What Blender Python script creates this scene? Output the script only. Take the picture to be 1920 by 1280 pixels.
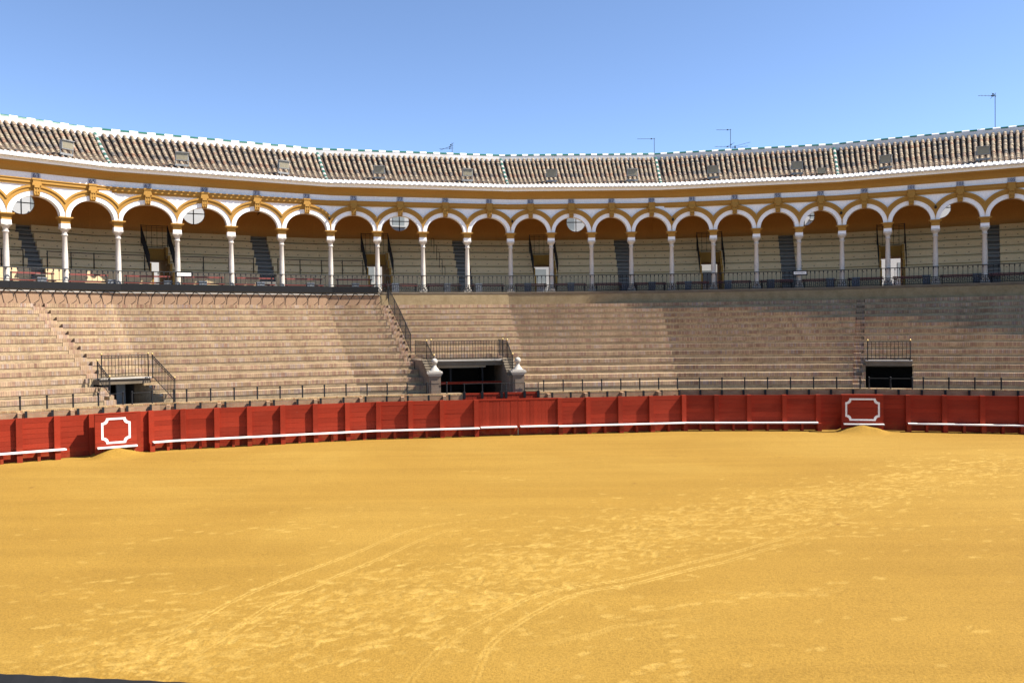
import bpy, bmesh, math, random
import numpy as np
from mathutils import Vector, Matrix
R = math.radians
random.seed(7)
scene = bpy.context.scene
for o in list(bpy.data.objects):
    bpy.data.objects.remove(o)
COL = scene.collection

# ------------------------------------------------------------------ camera
EYE, FPX, PIT, ROLL = 4.672, 1551.0, -0.0146, -0.0108
cam = bpy.data.objects.new('camera', bpy.data.cameras.new('camera'))
COL.objects.link(cam)
fw = Vector((0, math.cos(PIT), math.sin(PIT)))
rt = Vector((1, 0, 0))
up = rt.cross(fw)
r2 = rt * math.cos(ROLL) + up * math.sin(ROLL)
u2 = -rt * math.sin(ROLL) + up * math.cos(ROLL)
M = Matrix.Identity(4)
for i in range(3):
    M[i][0], M[i][1], M[i][2] = r2[i], u2[i], -fw[i]
M[2][3] = EYE
cam.matrix_world = M
cam.data.sensor_width = 36
cam.data.lens = FPX / 1920 * 36
cam.data.clip_end = 2000
scene.camera = cam

# ------------------------------------------------------------------ light
SUN_AZ, SUN_EL = R(-6.8), R(50)          # azimuth counter-clockwise from +X
w = bpy.data.worlds.new('World')
scene.world = w
w.use_nodes = True
nt = w.node_tree
sky = nt.nodes.new('ShaderNodeTexSky')
sky.sky_type = 'NISHITA'
sky.sun_disc = False
sky.sun_elevation = SUN_EL
sky.sun_rotation = math.pi / 2 - SUN_AZ
sky.altitude = 0
sky.air_density = 0.55
sky.dust_density = 0.0
sky.ozone_density = 2.0
nt.nodes['Background'].inputs['Strength'].default_value = 0.105
nt.links.new(sky.outputs[0], nt.nodes['Background'].inputs['Color'])
sd = Vector((math.cos(SUN_EL) * math.cos(SUN_AZ), math.cos(SUN_EL) * math.sin(SUN_AZ), math.sin(SUN_EL)))
sun = bpy.data.objects.new('sun', bpy.data.lights.new('sun', 'SUN'))
COL.objects.link(sun)
sun.rotation_euler = sd.to_track_quat('Z', 'Y').to_euler()
sun.location = (40, -10, 60)
sun.data.energy = 5.0
sun.data.angle = R(0.55)
sun.data.color = (1.0, 0.95, 0.87)
scene.view_settings.view_transform = 'Standard'
scene.view_settings.look = 'None'
scene.view_settings.exposure = 1.4
scene.view_settings.gamma = 1.0
scene.view_settings.use_curve_mapping = False

# ------------------------------------------------------------------ plan of the ring: a many-sided polygon
# corners of the column line, and D = distance from the column line to the red barrier
CC = [(-28.28, 36.43), (-21.01, 43.38), (-10.85, 48.69), (-0.22, 51.04), (9.20, 51.11), (19.26, 48.95), (28.25, 44.78), (36.51, 38.14)]
DD = [11.04, 12.36, 13.62, 14.30, 13.50, 12.57, 11.37, 11.59]
CC = [(CC[0][0] - 10.3 * math.cos(R(57)), CC[0][1] - 10.3 * math.sin(R(57)))] + CC
DD = [10.6] + DD
CC.append((CC[-1][0] + 10.3 * math.cos(R(-52)), CC[-1][1] + 10.3 * math.sin(R(-52)))); DD.append(11.6)
CC = np.array(CC); DD = np.array(DD); NC = len(CC)
HEAD = np.arctan2(np.diff(CC[:, 1]), np.diff(CC[:, 0]))
BB = np.zeros((NC, 2))
for j in range(NC):
    a0 = HEAD[max(j - 1, 0)]; a1 = HEAD[min(j, NC - 2)]; m_ = (a0 + a1) / 2
    BB[j] = np.array([math.sin(m_), -math.cos(m_)]) / math.cos((a0 - a1) / 2)
TMIN, TMAX = -1.0, NC - 2.0

def xy(t, o=0.0, s=0.0):
    """plan point: t along the ring (whole numbers are corners), o metres inward plus s times the local depth of the stand"""
    u = t + 1
    j = min(max(int(math.floor(u + 1e-9)), 0), NC - 2)
    fr = u - j
    q0 = CC[j] + BB[j] * (o + s * DD[j]); q1 = CC[j + 1] + BB[j + 1] * (o + s * DD[j + 1])
    return q0 * (1 - fr) + q1 * fr

def P(t, o, s, z):
    q = xy(t, o, s)
    return Vector((q[0], q[1], z))

def head(t):
    return float(HEAD[min(max(int(math.floor(t + 1 + 1e-9)), 0), NC - 2)])

def headB(t):
    j = min(max(int(math.floor(t + 1 + 1e-9)), 0), NC - 2) - 1
    q0 = xy(j + 0.001, 0, 1); q1 = xy(j + 0.999, 0, 1)
    return math.atan2(q1[1] - q0[1], q1[0] - q0[0])

def project(p):
    v = Vector(p) - Vector((0, 0, EYE))
    d = v.dot(fw)
    return 960 + FPX * v.dot(r2) / d, 640 - FPX * v.dot(u2) / d

_tab = {}
def tpx(px, o=0.0, s=0.0, z=7.0):
    """place along the ring of something seen at column px on the surface (o, s, z)"""
    key = (round(o, 3), round(s, 3), round(z, 2))
    if key not in _tab:
        ts = np.arange(-0.6, 6.6, 0.02)
        _tab[key] = (np.array([project(P(t, o, s, z))[0] for t in ts]), ts)
    X, T = _tab[key]
    return float(np.interp(px, X, T))

def ground(px, py, z=0.0):
    d = fw + r2 * ((px - 960) / FPX) + u2 * ((640 - py) / FPX)
    k = (z - EYE) / d.z
    return Vector((d.x * k, d.y * k, z))

# ------------------------------------------------------------------ materials
MATS = {}
def node_mat(name):
    m = bpy.data.materials.new(name); m.use_nodes = True
    MATS[name] = m
    n = m.node_tree.nodes; b = n['Principled BSDF']
    return m, m.node_tree, n, b

def ramp(nt, stops):
    r = nt.nodes.new('ShaderNodeValToRGB')
    e = r.color_ramp.elements
    while len(e) < len(stops): e.new(0.5)
    for k, (p, c) in enumerate(stops):
        e[k].position = p; e[k].color = (*c, 1)
    return r

def mixc(nt, a, b, fac, mode='MIX'):
    m = nt.nodes.new('ShaderNodeMix'); m.data_type = 'RGBA'; m.blend_type = mode
    for val, sock in ((a, 6), (b, 7), (fac, 0)):
        if hasattr(val, 'node'): nt.links.new(val, m.inputs[sock])
        elif sock == 0: m.inputs[0].default_value = val
        else: m.inputs[sock].default_value = (*val, 1)
    return m.outputs[2]

def noise(nt, scale, detail=4, rough=0.6, coord='Object', dist=0.0, stretch=None):
    tc = nt.nodes.new('ShaderNodeTexCoord')
    src = tc.outputs[coord]
    if coord == 'World':
        pass
    if stretch:
        mp = nt.nodes.new('ShaderNodeMapping'); mp.inputs['Scale'].default_value = stretch
        nt.links.new(src, mp.inputs[0]); src = mp.outputs[0]
    n = nt.nodes.new('ShaderNodeTexNoise')
    n.inputs['Scale'].default_value = scale; n.inputs['Detail'].default_value = detail
    n.inputs['Roughness'].default_value = rough; n.inputs['Distortion'].default_value = dist
    nt.links.new(src, n.inputs['Vector'])
    return n.outputs['Fac']

def math_(nt, op, a, b=None):
    m = nt.nodes.new('ShaderNodeMath'); m.operation = op
    for k, v in enumerate((a, b)):
        if v is None: continue
        if hasattr(v, 'node'): nt.links.new(v, m.inputs[k])
        else: m.inputs[k].default_value = v
    return m.outputs[0]

def bump(nt, b, h, strength=0.3, dist=0.02):
    n = nt.nodes.new('ShaderNodeBump'); n.inputs['Strength'].default_value = strength; n.inputs['Distance'].default_value = dist
    nt.links.new(h, n.inputs['Height']); nt.links.new(n.outputs[0], b.inputs['Normal'])

def painted(name, col, rough=0.8, dirt=(0.5, 0.45, 0.4), amt=0.25, scale=1.5, fine=18, bmp=0.15, metal=0.0, spec=0.3, stretch=None, objvar=0.0):
    m, nt, n, b = node_mat(name)
    f = noise(nt, scale, 6, 0.65, stretch=stretch)
    r = ramp(nt, [(0.35, (0, 0, 0)), (0.75, (1, 1, 1))]); nt.links.new(f, r.inputs[0])
    fac = math_(nt, 'MULTIPLY', r.outputs[0], amt)
    dc = tuple(c * d for c, d in zip(col, dirt))
    c = mixc(nt, col, dc, fac)
    g = noise(nt, fine, 3, 0.7)
    gr = ramp(nt, [(0.3, (0.88,) * 3), (0.7, (1.08,) * 3)]); nt.links.new(g, gr.inputs[0])
    c = mixc(nt, c, gr.outputs[0], 1.0, 'MULTIPLY')
    if objvar:
        oi = nt.nodes.new('ShaderNodeObjectInfo')
        orr = ramp(nt, [(0, (1 - objvar,) * 3), (1, (1 + objvar,) * 3)]); nt.links.new(oi.outputs['Random'], orr.inputs[0])
        c = mixc(nt, c, orr.outputs[0], 1.0, 'MULTIPLY')
    nt.links.new(c, b.inputs['Base Color'])
    b.inputs['Roughness'].default_value = rough; b.inputs['Metallic'].default_value = metal
    b.inputs['Specular IOR Level'].default_value = spec
    if bmp: bump(nt, b, g, bmp, 0.01)
    return m

painted('white_plaster', (0.84, 0.83, 0.82), 0.85, (0.85, 0.82, 0.78), 0.25, 0.9)
painted('ochre_plaster', (0.3612, 0.1915, 0.0386), 0.85, (0.75, 0.68, 0.6), 0.35, 0.8)
painted('ochre_wall', (0.53, 0.262, 0.076), 0.9, (0.7, 0.62, 0.55), 0.35, 0.5)
painted('marble', (0.52, 0.475, 0.415), 0.5, (0.85, 0.78, 0.74), 0.4, 2.5, 9, 0.05, spec=0.4, objvar=0.06)
painted('cream_plaster', (0.60, 0.45, 0.255), 0.85, (0.72, 0.70, 0.66), 0.35, 0.9)
painted('grey_step', (0.1700, 0.1573, 0.1403), 0.85, amt=0.3)
painted('plaster_parapet', (0.2888, 0.2156, 0.1162), 0.9, (0.62, 0.56, 0.48), 0.75, 2.2, 9, 0.3)
painted('pink_brickwork', (0.2755, 0.1732, 0.1043), 0.9, (0.75, 0.7, 0.65), 0.5, 2.0)
painted('stone', (0.1665, 0.1305, 0.0891), 0.9, (0.62, 0.58, 0.52), 0.7, 1.8, 14, 0.3)
painted('pale_stone', (0.4208, 0.3825, 0.3315), 0.85, (0.7, 0.66, 0.6), 0.5, 3.0, 20, 0.2)
painted('iron', (0.014, 0.014, 0.015), 0.6, amt=0.1, bmp=0, spec=0.2)
painted('black_board', (0.012, 0.012, 0.013), 0.8, amt=0.2, bmp=0.1, spec=0.15)
painted('steel', (0.2240, 0.2240, 0.2184), 0.55, amt=0.3, metal=0.3)
painted('lamp_glass', (0.2023, 0.1742, 0.1122), 0.35, amt=0.5, scale=6, spec=0.5)
painted('brass', (0.75, 0.55, 0.22), 0.4, amt=0.1, bmp=0, metal=0.7)
painted('red_paint', (0.240, 0.0240, 0.0092), 0.62, (0.72, 0.66, 0.62), 0.55, 2.2, 14, 0.12, spec=0.12, stretch=(0.5, 0.5, 3.0), objvar=0.16)
def weathered_red():
    m = MATS['red_paint']; nt = m.node_tree; b = nt.nodes['Principled BSDF']
    src = b.inputs['Base Color'].links[0].from_socket
    geo = nt.nodes.new('ShaderNodeNewGeometry'); sx = nt.nodes.new('ShaderNodeSeparateXYZ'); nt.links.new(geo.outputs['Position'], sx.inputs[0])
    def wn(sc, st, det=5):
        mp = nt.nodes.new('ShaderNodeMapping'); mp.inputs['Scale'].default_value = st; nt.links.new(geo.outputs['Position'], mp.inputs[0])
        n = nt.nodes.new('ShaderNodeTexNoise'); n.inputs['Scale'].default_value = sc; n.inputs['Detail'].default_value = det; n.inputs['Roughness'].default_value = 0.7
        nt.links.new(mp.outputs[0], n.inputs['Vector']); return n.outputs['Fac']
    fade = ramp(nt, [(0.42, (0, 0, 0)), (0.70, (1, 1, 1))]); nt.links.new(wn(0.9, (1, 1, 2.5)), fade.inputs[0])
    c = mixc(nt, src, (0.250, 0.032, 0.014), math_(nt, 'MULTIPLY', fade.outputs[0], 0.45))
    scr = ramp(nt, [(0.66, (0, 0, 0)), (0.72, (1, 1, 1))]); nt.links.new(wn(7.0, (1, 1, 5.0)), scr.inputs[0])
    c = mixc(nt, c, (0.28, 0.080, 0.045), math_(nt, 'MULTIPLY', scr.outputs[0], 0.6))
    h = math_(nt, 'SUBTRACT', 1.0, math_(nt, 'DIVIDE', sx.outputs[2], 0.55)); h = math_(nt, 'MAXIMUM', h, 0.0)
    sp = ramp(nt, [(0.45, (0, 0, 0)), (0.75, (1, 1, 1))]); nt.links.new(wn(3.0, (1, 1, 1)), sp.inputs[0])
    c = mixc(nt, c, (0.21, 0.10, 0.03), math_(nt, 'MULTIPLY', math_(nt, 'MULTIPLY', h, sp.outputs[0]), 0.55))
    nt.links.new(c, b.inputs['Base Color'])
weathered_red()
painted('red_bench', (0.2008, 0.0472, 0.0368), 0.6, amt=0.2)
painted('white_paint', (0.754, 0.736, 0.699), 0.7, (0.8, 0.72, 0.62), 0.35, 3.0)
painted('white_tile', (0.80, 0.79, 0.77), 0.7, (0.65, 0.62, 0.58), 0.5, 3.0)
painted('green_tile', (0.0216, 0.1152, 0.0792), 0.35, amt=0.4, scale=5, spec=0.5)
painted('ridge_wall', (0.72, 0.69, 0.66), 0.9, (0.6, 0.57, 0.54), 0.6, 1.5)
painted('dark_channel', (0.0672, 0.0472, 0.0344), 0.95, amt=0.5)
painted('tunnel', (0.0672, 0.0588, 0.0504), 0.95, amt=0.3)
painted('blue_digit', (0.03, 0.035, 0.09), 0.5, amt=0.0, bmp=0)
painted('plaque', (0.36, 0.36, 0.40), 0.35, amt=0.1, bmp=0)
painted('house_white', (0.4140, 0.4050, 0.3870), 0.9, (0.8, 0.77, 0.72), 0.3, 0.4)
painted('house_shutter', (0.20, 0.22, 0.22), 0.8)
painted('grey_box', (0.10, 0.11, 0.13), 0.6, amt=0.2, objvar=0.3)
painted('asphalt', (0.055, 0.054, 0.052), 0.95)

def brick_soldier(name, tones, wd, extra=0.0):
    """bricks set on end along u, one colour each"""
    m, nt, n, b = node_mat(name)
    uv = nt.nodes.new('ShaderNodeUVMap')
    sx = nt.nodes.new('ShaderNodeSeparateXYZ'); nt.links.new(uv.outputs[0], sx.inputs[0])
    u = math_(nt, 'DIVIDE', sx.outputs[0], wd)
    fl = math_(nt, 'FLOOR', u); fr = math_(nt, 'FRACT', u)
    oi = nt.nodes.new('ShaderNodeObjectInfo')
    sd_ = math_(nt, 'ADD', fl, math_(nt, 'MULTIPLY', oi.outputs['Random'], 913.0))
    wn = nt.nodes.new('ShaderNodeTexWhiteNoise'); wn.noise_dimensions = '1D'; nt.links.new(sd_, wn.inputs['W'])
    g = nt.nodes.new('ShaderNodeTexNoise'); g.noise_dimensions = '1D'; g.inputs['Scale'].default_value = 0.45; g.inputs['Detail'].default_value = 3
    nt.links.new(math_(nt, 'ADD', sx.outputs[0], math_(nt, 'MULTIPLY', oi.outputs['Random'], 77.0)), g.inputs['W'])
    k = math_(nt, 'ADD', math_(nt, 'MULTIPLY', wn.outputs['Value'], 0.62), math_(nt, 'MULTIPLY', math_(nt, 'SUBTRACT', g.outputs['Fac'], 0.28), 0.85))
    r = ramp(nt, tones); nt.links.new(k, r.inputs[0])
    jo = math_(nt, 'LESS_THAN', math_(nt, 'ABSOLUTE', math_(nt, 'SUBTRACT', fr, 0.5)), 0.43)
    c = mixc(nt, (0.158, 0.119, 0.079), r.outputs[0], jo)
    ns = noise(nt, 3.0, 5, 0.7)
    nr = ramp(nt, [(0.3, (0.80, 0.79, 0.77)), (0.62, (1.15,) * 3)]); nt.links.new(ns, nr.inputs[0])
    c = mixc(nt, c, nr.outputs[0], 1.0, 'MULTIPLY')
    ob_ = ramp(nt, [(0, (0.90,) * 3), (1, (1.08,) * 3)]); nt.links.new(oi.outputs['Random'], ob_.inputs[0])
    c = mixc(nt, c, ob_.outputs[0], 1.0, 'MULTIPLY')
    st_ = noise(nt, 0.7, 5, 0.75); sr_ = ramp(nt, [(0.40, (0.78, 0.75, 0.72)), (0.55, (1, 1, 1))]); nt.links.new(st_, sr_.inputs[0])
    c = mixc(nt, c, sr_.outputs[0], 1.0, 'MULTIPLY')
    nt.links.new(c, b.inputs['Base Color']); b.inputs['Roughness'].default_value = 0.9
    b.inputs['Specular IOR Level'].default_value = 0.2
    bump(nt, b, jo, 0.5, 0.008)

brick_soldier('row_brick', [(0.05, (0.2380, 0.1340, 0.0903)), (0.25, (0.3337, 0.2236, 0.1372)), (0.45, (0.3570, 0.2491, 0.1510)), (0.62, (0.2663, 0.1571, 0.1087)), (0.78, (0.3453, 0.2573, 0.1901)), (0.95, (0.2721, 0.1957, 0.1678))], 0.085)
brick_soldier('coping_brick', [(0.1, (0.3427, 0.2062, 0.1005)), (0.5, (0.4039, 0.2746, 0.1363)), (0.9, (0.3029, 0.1573, 0.0772))], 0.075)

def brick_wall(name, c1, c2, mortar):
    m, nt, n, b = node_mat(name)
    uv = nt.nodes.new('ShaderNodeUVMap')
    br = nt.nodes.new('ShaderNodeTexBrick')
    br.inputs['Color1'].default_value = (*c1, 1); br.inputs['Color2'].default_value = (*c2, 1); br.inputs['Mortar'].default_value = (*mortar, 1)
    br.inputs['Scale'].default_value = 1.0; br.inputs['Brick Width'].default_value = 0.26; br.inputs['Row Height'].default_value = 0.065
    br.inputs['Mortar Size'].default_value = 0.008
    nt.links.new(uv.outputs[0], br.inputs['Vector'])
    ns = noise(nt, 2.5, 5, 0.7)
    nr = ramp(nt, [(0.3, (0.75,) * 3), (0.65, (1.1,) * 3)]); nt.links.new(ns, nr.inputs[0])
    c = mixc(nt, br.outputs['Color'], nr.outputs[0], 1.0, 'MULTIPLY')
    nt.links.new(c, b.inputs['Base Color']); b.inputs['Roughness'].default_value = 0.9
    bump(nt, b, br.outputs['Fac'], -0.4, 0.008)
brick_wall('front_brick', (0.2750, 0.1282, 0.0619), (0.3427, 0.1901, 0.0950), (0.2664, 0.2002, 0.1325))
brick_wall('pier_brick', (0.1602, 0.1071, 0.0711), (0.1962, 0.1395, 0.0954), (0.1665, 0.1305, 0.0954))

def tile_mat():
    m, nt, n, b = node_mat('clay_tile')
    g = nt.nodes.new('ShaderNodeNewGeometry')
    oi = nt.nodes.new('ShaderNodeObjectInfo')
    k = math_(nt, 'FRACT', math_(nt, 'ADD', math_(nt, 'MULTIPLY', g.outputs['Random Per Island'], 0.75), math_(nt, 'MULTIPLY', oi.outputs['Random'], 0.35)))
    r = ramp(nt, [(0.0, (0.3242, 0.2511, 0.1668)), (0.28, (0.2331, 0.1797, 0.1230)), (0.5, (0.3173, 0.2623, 0.1858)), (0.68, (0.2537, 0.1479, 0.0929)), (0.82, (0.1763, 0.1479, 0.1230)), (1.0, (0.0886, 0.0826, 0.0740))])
    nt.links.new(k, r.inputs[0])
    ns = noise(nt, 5.0, 5, 0.7)
    nr = ramp(nt, [(0.35, (0.62, 0.6, 0.58)), (0.62, (1.08,) * 3)]); nt.links.new(ns, nr.inputs[0])
    c = mixc(nt, r.outputs[0], nr.outputs[0], 1.0, 'MULTIPLY')
    nt.links.new(c, b.inputs['Base Color']); b.inputs['Roughness'].default_value = 0.9
    b.inputs['Specular IOR Level'].default_value = 0.2
tile_mat()

def seat_mat():
    m, nt, n, b = node_mat('seat_stone')
    f = noise(nt, 1.2, 6, 0.7, stretch=(1, 1, 3))
    r = ramp(nt, [(0.3, (0.2263, 0.1581, 0.0921)), (0.5, (0.3364, 0.2455, 0.1437)), (0.72, (0.4097, 0.3054, 0.1818))]); nt.links.new(f, r.inputs[0])
    g = noise(nt, 9, 4, 0.75)
    gr = ramp(nt, [(0.32, (0.72,) * 3), (0.6, (1.06,) * 3)]); nt.links.new(g, gr.inputs[0])
    c = mixc(nt, r.outputs[0], gr.outputs[0], 1.0, 'MULTIPLY')
    nt.links.new(c, b.inputs['Base Color']); b.inputs['Roughness'].default_value = 0.92; b.inputs['Specular IOR Level'].default_value = 0.2
    bump(nt, b, g, 0.3, 0.01)
seat_mat()

def sand_mat():
    m, nt, n, b = node_mat('sand')
    f = noise(nt, 0.10, 5, 0.55, dist=0.6)
    r = ramp(nt, [(0.32, (0.2291, 0.1277, 0.0196)), (0.5, (0.2448, 0.1399, 0.0227)), (0.70, (0.2710, 0.1618, 0.0297))]); nt.links.new(f, r.inputs[0])
    # drag marks left by raking: long streaks roughly across the view
    st = noise(nt, 1.0, 4, 0.6, stretch=(0.10, 1.1, 1), dist=0.4)
    sr = ramp(nt, [(0.38, (0.95, 0.94, 0.92)), (0.62, (1.04, 1.04, 1.05))]); nt.links.new(st, sr.inputs[0])
    c = mixc(nt, r.outputs[0], sr.outputs[0], 1.0, 'MULTIPLY')
    g = noise(nt, 9, 6, 0.8)
    gr = ramp(nt, [(0.30, (0.80, 0.78, 0.74)), (0.45, (0.98,) * 3), (0.7, (1.05,) * 3)]); nt.links.new(g, gr.inputs[0])
    c = mixc(nt, c, gr.outputs[0], 1.0, 'MULTIPLY')
    at = nt.nodes.new('ShaderNodeAttribute'); at.attribute_name = 'loose'
    c = mixc(nt, c, (0.385, 0.250, 0.062), math_(nt, 'MULTIPLY', at.outputs['Fac'], 0.66))
    ad = nt.nodes.new('ShaderNodeAttribute'); ad.attribute_name = 'damp'
    c = mixc(nt, c, (0.135, 0.064, 0.013), ad.outputs['Fac'])
    p = noise(nt, 38, 3, 0.6)
    pr_ = ramp(nt, [(0.27, (0.60, 0.54, 0.46)), (0.37, (1, 1, 1))]); nt.links.new(p, pr_.inputs[0])
    c = mixc(nt, c, pr_.outputs[0], 1.0, 'MULTIPLY')
    gq = noise(nt, 24, 2, 0.5)
    gqr = ramp(nt, [(0.36, (0.87, 0.85, 0.80)), (0.5, (1.0, 1.0, 1.0)), (0.66, (1.09, 1.09, 1.10))]); nt.links.new(gq, gqr.inputs[0])
    c = mixc(nt, c, gqr.outputs[0], 1.0, 'MULTIPLY')
    nt.links.new(c, b.inputs['Base Color']); b.inputs['Roughness'].default_value = 0.95; b.inputs['Specular IOR Level'].default_value = 0.15
    h = math_(nt, 'ADD', math_(nt, 'MULTIPLY', g, 0.8), math_(nt, 'MULTIPLY', p, 0.45))
    bump(nt, b, h, 0.8, 0.03)
sand_mat()

# ------------------------------------------------------------------ mesh helpers
class MB:
    def __init__(self): self.v = []; self.f = []; self.uv = []; self.at = None
    def face(self, pts, uvs=None):
        k = len(self.v); self.v.extend([tuple(p) for p in pts]); self.f.append(list(range(k, k + len(pts))))
        self.uv.append(uvs or [(p[0], p[2]) for p in pts])
    def box(self, x0, x1, y0, y1, z0, z1):
        p = lambda a, b, c: (a, b, c)
        self.face([p(x0, y0, z0), p(x1, y0, z0), p(x1, y0, z1), p(x0, y0, z1)], [(x0, z0), (x1, z0), (x1, z1), (x0, z1)])
        self.face([p(x1, y1, z0), p(x0, y1, z0), p(x0, y1, z1), p(x1, y1, z1)], [(x1, z0), (x0, z0), (x0, z1), (x1, z1)])
        self.face([p(x0, y1, z0), p(x0, y0, z0), p(x0, y0, z1), p(x0, y1, z1)], [(y1, z0), (y0, z0), (y0, z1), (y1, z1)])
        self.face([p(x1, y0, z0), p(x1, y1, z0), p(x1, y1, z1), p(x1, y0, z1)], [(y0, z0), (y1, z0), (y1, z1), (y0, z1)])
        self.face([p(x0, y0, z1), p(x1, y0, z1), p(x1, y1, z1), p(x0, y1, z1)], [(x0, y0), (x1, y0), (x1, y1), (x0, y1)])
        self.face([p(x0, y1, z0), p(x1, y1, z0), p(x1, y0, z0), p(x0, y0, z0)], [(x0, y1), (x1, y1), (x1, y0), (x0, y0)])
        return self
    def bar(self, a, b, r, n=6):
        return self.tube([a, b], r, n)
    def tube(self, pts, r, n=6):
        pts = [Vector(p) for p in pts]; rings = []
        for i, p in enumerate(pts):
            d = (pts[min(i + 1, len(pts) - 1)] - pts[max(i - 1, 0)]).normalized()
            x = d.cross(Vector((0, 0, 1)) if abs(d.z) < 0.95 else Vector((1, 0, 0))).normalized(); y = d.cross(x)
            rr = r[i] if isinstance(r, (list, tuple)) else r
            rings.append([p + x * rr * math.cos(2 * math.pi * k / n) + y * rr * math.sin(2 * math.pi * k / n) for k in range(n)])
        for i in range(len(rings) - 1):
            for k in range(n):
                self.face([rings[i][k], rings[i][(k + 1) % n], rings[i + 1][(k + 1) % n], rings[i + 1][k]])
        self.face(rings[0][::-1]); self.face(rings[-1])
        return self
    def lathe(self, prof, n=16, c=(0, 0, 0)):
        for (ra, za), (rb, zb) in zip(prof[:-1], prof[1:]):
            for k in range(n):
                a0 = 2 * math.pi * k / n; a1 = 2 * math.pi * (k + 1) / n
                q = [(c[0] + ra * math.cos(a0), c[1] + ra * math.sin(a0), c[2] + za), (c[0] + ra * math.cos(a1), c[1] + ra * math.sin(a1), c[2] + za),
                     (c[0] + rb * math.cos(a1), c[1] + rb * math.sin(a1), c[2] + zb), (c[0] + rb * math.cos(a0), c[1] + rb * math.sin(a0), c[2] + zb)]
                if ra < 1e-6: q = [q[0], q[2], q[3]]
                elif rb < 1e-6: q = q[:3]
                self.face(q)
        return self
    def sweep(self, t0, t1, prof, closed=True, caps=True):
        """carry a section [(o, s, z), ...] along the ring from t0 to t1"""
        ts = [t0] + [float(k) for k in range(math.ceil(t0 + 1e-6), math.ceil(t1 - 1e-6))] + [t1]
        n = len(prof); rng = n if closed else n - 1
        pv = [0.0]
        for i in range(rng):
            a = P(t0, *prof[i]); b = P(t0, *prof[(i + 1) % n]); pv.append(pv[-1] + (b - a).length)
        us = [0.0]
        for a, b in zip(ts[:-1], ts[1:]):
            us.append(us[-1] + (P(b, *prof[0]) - P(a, *prof[0])).length)
        for q in range(len(ts) - 1):
            for i in range(rng):
                a = prof[i]; b = prof[(i + 1) % n]
                e = 1e-7
                self.face([P(ts[q], *a), P(ts[q + 1] - e, *a), P(ts[q + 1] - e, *b), P(ts[q], *b)],
                          [(us[q], pv[i]), (us[q + 1], pv[i]), (us[q + 1], pv[i + 1]), (us[q], pv[i + 1])])
        if caps and closed:
            for tt in (t0, t1):
                pts = [P(tt, *a) for a in prof]
                self.face(pts, [(((p - pts[0]).xy).length, p.z) for p in pts])
        return self
    def mesh(self, name, mats, origin=(0, 0, 0), smooth=False, weld=False):
        o = Vector(origin)
        me = bpy.data.meshes.new(name)
        me.from_pydata([tuple(Vector(p) - o) for p in self.v], [], self.f)
        uvl = me.uv_layers.new(name='UVMap')
        flat = [c for f in self.uv for uv in f for c in uv]
        uvl.data.foreach_set('uv', flat)
        if self.at:
            a = me.attributes.new('thick', 'FLOAT', 'POINT'); a.data.foreach_set('value', self.at)
        if weld or smooth:
            bm = bmesh.new(); bm.from_mesh(me); bmesh.ops.remove_doubles(bm, verts=bm.verts, dist=0.0004)
            bmesh.ops.recalc_face_normals(bm, faces=bm.faces); bm.to_mesh(me); bm.free()
        if smooth:
            me.polygons.foreach_set('use_smooth', [True] * len(me.polygons))
            try: me.set_sharp_from_angle(angle=R(40))
            except Exception: pass
        for m in (mats if isinstance(mats, (list, tuple)) else [mats]): me.materials.append(MATS[m])
        return me
    def build(self, name, mat, parent=None, origin=None, smooth=False, weld=False):
        """vertices in world space; origin = where the object's own origin goes"""
        if origin is None:
            v = np.array(self.v); origin = Vector(((v[:, 0].min() + v[:, 0].max()) / 2, (v[:, 1].min() + v[:, 1].max()) / 2, v[:, 2].min()))
        ob = bpy.data.objects.new(name, self.mesh(name, mat, origin, smooth, weld))
        COL.objects.link(ob)
        if parent is not None:
            ob.parent = parent
            ob.matrix_parent_inverse = world(parent).inverted()
        ob.location = origin
        return ob

def world(o):
    m = Matrix.LocRotScale(o.location, o.rotation_euler.to_quaternion(), o.scale)
    if o.parent: return world(o.parent) @ o.matrix_parent_inverse @ m
    return m

def local(name, me, parent=None, loc=(0, 0, 0), rz=0.0):
    """mesh in its own frame: x along the ring, y outward, z up; loc is in the parent's frame"""
    ob = bpy.data.objects.new(name, me); COL.objects.link(ob)
    if parent is not None: ob.parent = parent
    ob.location = loc; ob.rotation_euler = (0, 0, rz)
    return ob

def tag(o, label, cat, group=None, kind=None):
    o['label'] = label; o['category'] = cat
    if group: o['group'] = group
    if kind: o['kind'] = kind
    return o

def thing(name, label, cat, loc=(0, 0, 0), rz=0.0, group=None):
    o = bpy.data.objects.new(name, None); COL.objects.link(o)
    o.empty_display_size = 0.2
    o.location = loc; o.rotation_euler = (0, 0, rz)
    return tag(o, label, cat, group)

def text_mesh(body, size, depth, mat):
    cu = bpy.data.curves.new('lettering', 'FONT'); cu.body = body; cu.size = size; cu.extrude = depth
    cu.align_x = 'CENTER'; cu.align_y = 'CENTER'
    ob = bpy.data.objects.new('lettering', cu); COL.objects.link(ob)
    dg = bpy.context.evaluated_depsgraph_get()
    me = bpy.data.meshes.new_from_object(ob.evaluated_get(dg))
    bpy.data.objects.remove(ob); me.materials.clear(); me.materials.append(MATS[mat])
    me.transform(Matrix.Rotation(math.pi / 2, 4, 'X'))      # stand it up, reading from -y
    return me

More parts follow.
